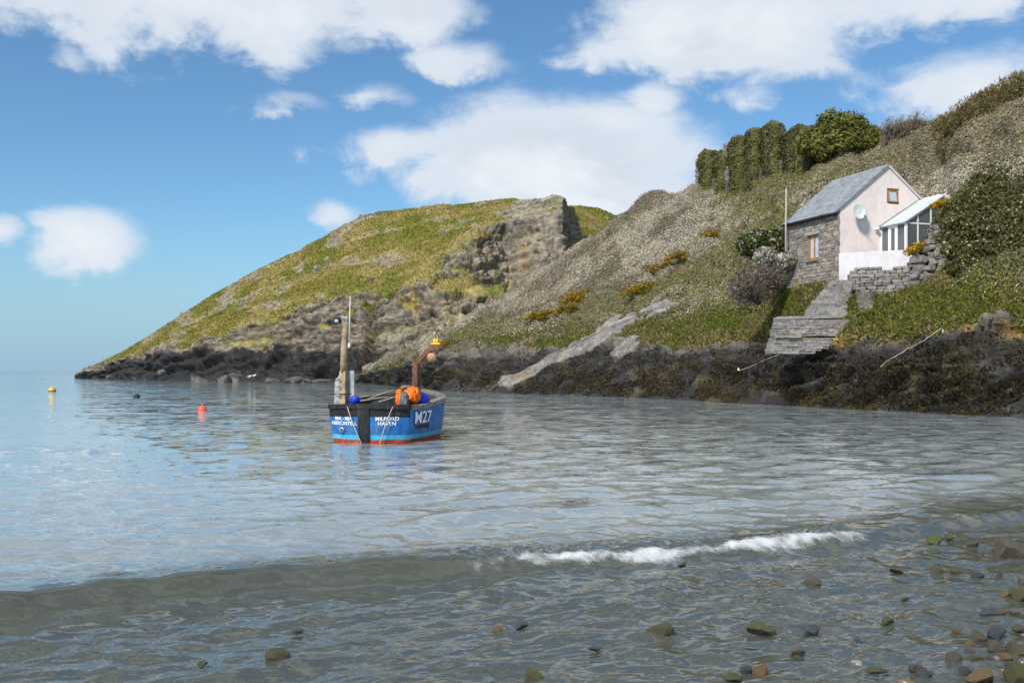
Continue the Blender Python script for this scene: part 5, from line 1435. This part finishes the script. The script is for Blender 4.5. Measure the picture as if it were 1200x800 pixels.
CORE = surf('leaf_shadow_core', (.03, .034, .016), .95, .4, 3)  # near-black filling painted as the shade behind the ivy leaves
for i, (a, b_, top, kd) in enumerate(segs):
    if kd != 'i': continue
    x0, x1 = lx(a) - .06, lx(b_) + .08; zt = lz(top, (x0 + x1) / 2); xm = (x0 + x1) / 2; rx = (x1 - x0) / 2
    m = MB(); z_ = -.8; 
    # thick body of ivy, rounded on top, over the masonry
    vv, ff, nr = [], [], 9
    lvls = [(-2.4, 1), (.4, 1), (zt - rx * 1.5, 1), (zt - rx * .95, .97), (zt - rx * .5, .82), (zt - rx * .2, .55), (zt, .08)]
    r_ = np.random.default_rng(i); Pn = []; Nn = []
    cnt = 12000 if rx > 1.2 else 8000
    for _ in range(1): 
        zz = r_.uniform(-2.2, zt, cnt); k_ = np.interp(zz, [q[0] for q in lvls], [q[1] for q in lvls])
        th = r_.uniform(0, 6.283, cnt); ex = np.sign(np.cos(th)) * np.abs(np.cos(th)) ** .6; ey = np.sign(np.sin(th)) * np.abs(np.sin(th)) ** .6
        wide = .30 * sstep(zz, zt - 2.6, zt - 1.9)
        Pn = np.stack([xm + ex * (rx + wide) * k_, .3 + ey * .6 * (.5 + .5 * k_), zz], -1); Nn = np.stack([np.cos(th), np.sin(th), .35 + (1 - k_)], -1); Nn /= np.linalg.norm(Nn, axis=1, keepdims=True)
    Pn = Pn + Nn * (.16 * fbm(Pn * 1.3, 3, 500 + i) + r_.uniform(-.08, .10, cnt))[:, None]
    f1 = fbm(Pn * .9, 3, 520 + i); pb = np.clip(np.stack([.6 + f1 + .3 * (Nn[:, 2] > .5), .7 + 0 * f1, .45 - f1, .15 + .2 * f1 + .12 * (zz > zt * .8)], 1), .02, None)
    V_, F_, c_ = tri_leaves(Pn, Nn, r_.uniform(.09, .22, cnt), r_.uniform(.6, 1.0, cnt), pick(IVP, pb, cnt), .55, -.05, .8)
    link('ivy', np_mesh('ivy', V_, F_, {'col': c_}, False), LEAF, ruin)
    m = MB(); m.tube([(xm, .3, q[0] if q[1] > .2 else q[0] - .3) for q in lvls], [min(rx, .6) * max(.15, q[1]) * .9 for q in lvls], 12); m.build('ivy_shade_core', CORE, ruin, True)


# ------------------------------------------------------------------ single shrubs
def shrub(name, px_, py_, D, ell, n, size, pal, probs, label, cat, group=None, limbs=5, bark=(.10, .08, .06), seed=1, **kw):
    base = at(px_, py_, D); root = empty(name, base); tag(root, label, cat, group)
    leaf_cloud('crown', ell, n, size, pal, probs, root, seed=seed, **kw)
    m_ = MB(); r = random.Random(seed); 
    for i_ in range(limbs):
        e = r.choice(ell); tip = Vector((e[0] + r.uniform(-.6, .6) * e[3], e[1] + r.uniform(-.6, .6) * e[4], e[2] + r.uniform(.1, .75) * e[5]))
        b0 = Vector((r.uniform(-.15, .15), r.uniform(-.1, .1), -.25 if ell[0][5] > .8 else ell[0][2] - ell[0][5] * .6)); mid = b0.lerp(tip, .5) + Vector((r.uniform(-.2, .2), 0, r.uniform(-.1, .2)))
        m_.tube([b0, mid, tip], [.07 * (e[5] ** .5), .045 * (e[5] ** .5), .012], 6)
    o_ = m_.build('trunk', surf('bark', bark, .9, .3, 8), root, True); return root


# big evergreen beside the ruin
EG = [(.205, .205, .048), (.14, .15, .038), (.065, .072, .026), (.25, .23, .06)]
ell = [(-2.2, .3, 1.7, 1.3, 1.4, 1.6), (-.9, 0, 2.9, 1.8, 1.6, 1.8), (.8, .2, 2.9, 2.0, 1.7, 1.7), (2.6, .4, 2.2, 1.7, 1.6, 1.3), (-.2, -.7, 1.3, 2.3, 1.4, 1.5), (2.0, -.6, 1.4, 1.9, 1.3, 1.4), (3.9, .6, 1.9, 1.2, 1.2, .9), (.3, .1, 3.2, 1.6, 1.2, 1.1), (-3.3, .4, 1.5, 1.2, 1.1, 1.3), (4.9, .5, 1.4, .9, .9, .7), (3.2, -.4, .8, 1.2, 1.0, .9), (-2.0, -.4, .9, 1.3, 1.2, 1.3)]
ell = [(a, b_, c_, d_ * .9, e * .9, f * .85) for a, b_, c_, d_, e, f in ell]
shrub('evergreen_shrub', 986, 186, 95, ell, 24000, (.14, .34), EG, (.75, .7, .5, .2), 'large glossy evergreen shrub growing at the end of the ivy clad ruin', 'shrub', seed=21, lump=.42, ls=2.6, up=.1)
# bare twiggy bushes on the skyline
TW = [(.21, .17, .125), (.30, .26, .205), (.12, .095, .07), (.16, .15, .06)]
for i, (a, b_, D_, rw, rh, lb) in enumerate([(1042, 164, 92, 1.9, 2.3, 'grey brown leafless thorn bush leaning against the evergreen shrub'), (1068, 157, 92, 1.5, 2.1, 'wind combed bare thorn bush on the skyline above the pink gable'), (1100, 146, 88, .9, 1.2, 'small dark bare bush on the skyline beside the brown thicket')]):
    base = at(a, b_, D_); root = empty('thorn_bush', base); tag(root, lb, 'bush', 'bare thorn bushes on the skyline')
    r = random.Random(40 + i); m_ = MB(); nb = (60, 46, 30)[i]; tips = []
    for k_ in range(nb):
        b0 = Vector((r.uniform(-.5, .5) * rw, r.uniform(-.4, .4), -.4)); an = r.uniform(-.2, 1.0); ln = rh * r.uniform(.6, 1.12)
        d_ = Vector((math.sin(an) * .8 + r.uniform(-.2, .2), r.uniform(-.35, .35), math.cos(an) * .95)).normalized(); p1 = b0 + d_ * ln * .5; p2 = p1 + (d_ + Vector((r.uniform(-.1, .4), r.uniform(-.2, .2), r.uniform(-.3, .2)))).normalized() * ln * .5
        m_.tube([b0, p1, p2], [.035, .022, .008], 4, cap=False); tips += [(p1.lerp(p2, q)) for q in (0, .2, .4, .6, .8, 1)]
    m_.build('branches', surf('thorn_bark', (.17, .135, .10), .9, .3, 8), root, False)['kind'] = 'stuff'
    T = np.array([t[:] for t in tips]); T = np.repeat(T, 8, 0); T = T + rng.normal(0, .10, T.shape); N_T = np.tile(np.array((.45, 0, .85)), (len(T), 1))
    V_, F_, c_ = tri_leaves(T, N_T, rng.uniform(.2, .5, len(T)), .09, pick(TW, np.tile(np.array([.6, .45, .4, .2]), (len(T), 1)), len(T)), .6, .1)
    o = link('twigs', np_mesh('twigs', V_, F_, {'col': c_}, False), LEAF, root); o['kind'] = 'stuff'
# gorse in flower
GO = [(.50, .31, .012), (.30, .19, .02), (.14, .12, .03), (.10, .085, .04)]
gorse = [(772, 313, .95, .6, 'gorse bush with orange yellow flowers above the pale blossom streak'), (752, 336, 1.1, .5, 'long yellow gorse bush on the edge of the bare rib'), (676, 345, .9, .55, 'yellow gorse bush above a dark hollow over the pale rock slab'), (664, 360, .7, .45, 'small gorse bush just below the yellow one over the dark hollow'),
         (633, 367, .9, .4, 'dull yellow gorse bush at the lower end of the blossom scrub'), (841, 212, .8, .6, 'gorse bush at the foot of the ruin wall'), (835, 274, .8, .5, 'gorse bush half way up the blossom slope below the ruin'), (800, 297, .9, .4, 'ochre gorse bush between bands of pale blossom'),
         (972, 321, .5, .22, 'low yellow gorse at the top of the stone steps'), (1074, 290, .45, .35, 'small bright gorse tuft growing by the conservatory'), (1103, 238, .4, .25, 'little yellow tuft on the rubble wall by the white cupboard'), (518, 403, .8, .5, 'small yellow gorse bush low on the spur behind the boat')]
for i, (a, b_, w_, h_, lb) in enumerate(gorse):
    h_ *= 1.25
    g_, n_ = ground_at(a, b_ + 3)
    D_ = 55.3 if i in (9, 10) else g_[1] - .3
    py_b = b_ + h_ * .55 * F / D_
    shrub('gorse_bush', a, py_b, D_, [(0, 0, h_ * .45, w_ * .9, w_ * .6, h_ * .6), (-w_ * .8, .1, h_ * .05, w_ * .7, w_ * .4, h_ * .5), (w_ * .9, .1, h_ * .85, w_ * .7, w_ * .4, h_ * .5), (w_ * .3, -.2, -.1, w_ * .8, w_ * .4, h_ * .4), (-w_ * 1.5, 0, -h_ * .5, w_ * .5, w_ * .4, h_ * .3)][:5 if i < 8 or i == 11 else 3], 2600 if i not in (8, 9, 10) else 800, (.05, .15), GO, (.55, .5, .5, .4) if i not in (2, 5, 9, 10) else (1.0, .5, .4, .3), lb, 'gorse', 'gorse bushes on the hillside', 3, seed=60 + i, lump=.6, ls=2.5, hollow=.2)
# round blackthorn by the cottage and shrubs on the terrace edge
BT = [(.47, .44, .375), (.24, .20, .165), (.135, .11, .09), (.11, .10, .05)]
shrub('blackthorn_bush', 888, 352, 61.5, [(0, 0, 1.0, 1.5, 1.1, 1.1), (.9, .2, 1.4, .9, .8, .7), (-.9, 0, .8, .8, .8, .9)], 7000, (.10, .32), [(.20, .155, .125), (.145, .115, .095), (.25, .215, .175), (.09, .08, .05)], (.7, .5, .35, .25), 'rounded grey brown blackthorn bush left of the stone side wall', 'bush', seed=81, asp=(.12, .4), lump=.22)
shrub('blossoming_bush', 918, 316, 62.5, [(0, 0, .5, 1.1, .8, .6), (1.2, 0, .35, .6, .6, .4), (-1.1, 0, .8, .8, .7, .6)], 4200, (.08, .22), BT, (1.2, .5, .3, .25), 'low bush of white blossom below the stone side wall', 'bush', seed=83, lump=.25)
shrub('dark_ivy_bush', 908, 304, 66, [(0, 0, .9, 1.1, .9, 1.1), (-1.3, 0, 1.0, 1.2, .9, 1.0)], 5200, (.10, .26), [(.42, .40, .33), (.075, .09, .025), (.04, .05, .018), (.12, .13, .03)], (.4, .8, .8, .3), 'dark green ivy bush flecked with blossom behind the thin pole', 'bush', seed=84)
# brown thicket on the upper right skyline
TH = [(.23, .185, .08), (.17, .14, .065), (.11, .092, .05), (.29, .23, .10)]
ell = []
for k_ in range(9):
    t = k_ / 8; p = at(1112 + 105 * t, 158 - 52 * t, 82 - 7 * t) - at(1112, 158, 82); ell.append((p[0], p[1], p[2] + .4, 1.4, 1.2, 1.25 + .5 * math.sin(t * 3))); ell.append((p[0] + .3, p[1] - 1.0, p[2] - 1.6 - .8 * t, 1.5, 1.0, 1.2))
shrub('brown_thicket', 1112, 158, 82, ell, 26000, (.16, .42), TH, (.6, .6, .5, .3), 'dense brown green thicket rounding the top of the hill above the cottage', 'thicket', seed=90, asp=(.1, .35), up=.5, spread=.5, limbs=10)
# ivy and bramble bank beside the conservatory
ell = []
for (a, b_, rr_) in ((1128, 262, 1.0), (1145, 240, 1.2), (1168, 222, 1.3), (1195, 212, 1.4), (1150, 280, 1.3), (1178, 262, 1.5), (1205, 250, 1.5), (1165, 300, 1.1), (1195, 295, 1.3), (1215, 285, 1.3), (1135, 300, .9), (1112, 262, .55), (1106, 278, .5), (1116, 292, .6), (1120, 245, .6), (1128, 312, .6), (1150, 322, .8), (1185, 322, .9), (1230, 262, 1.5), (1225, 310, 1.2), (1150, 215, .7), (1180, 200, .8), (1212, 195, .9)):
    p = at(a, b_, 50.3 + (330 - b_) * .043) - at(1160, 320, 52.5); ell.append((p[0], p[1], p[2], rr_, rr_ * .8, rr_ * .9))
shrub('ivy_thicket', 1160, 320, 52.5, ell, 42000, (.07, .19), [(.40, .36, .28), (.15, .14, .05), (.085, .09, .033), (.05, .055, .022)], (.16, .6, .8, .6), 'dark ivy and bramble thicket flecked with pale blossom on the bank by the conservatory', 'thicket', seed=95, limbs=12, lump=.3, ls=2.0)
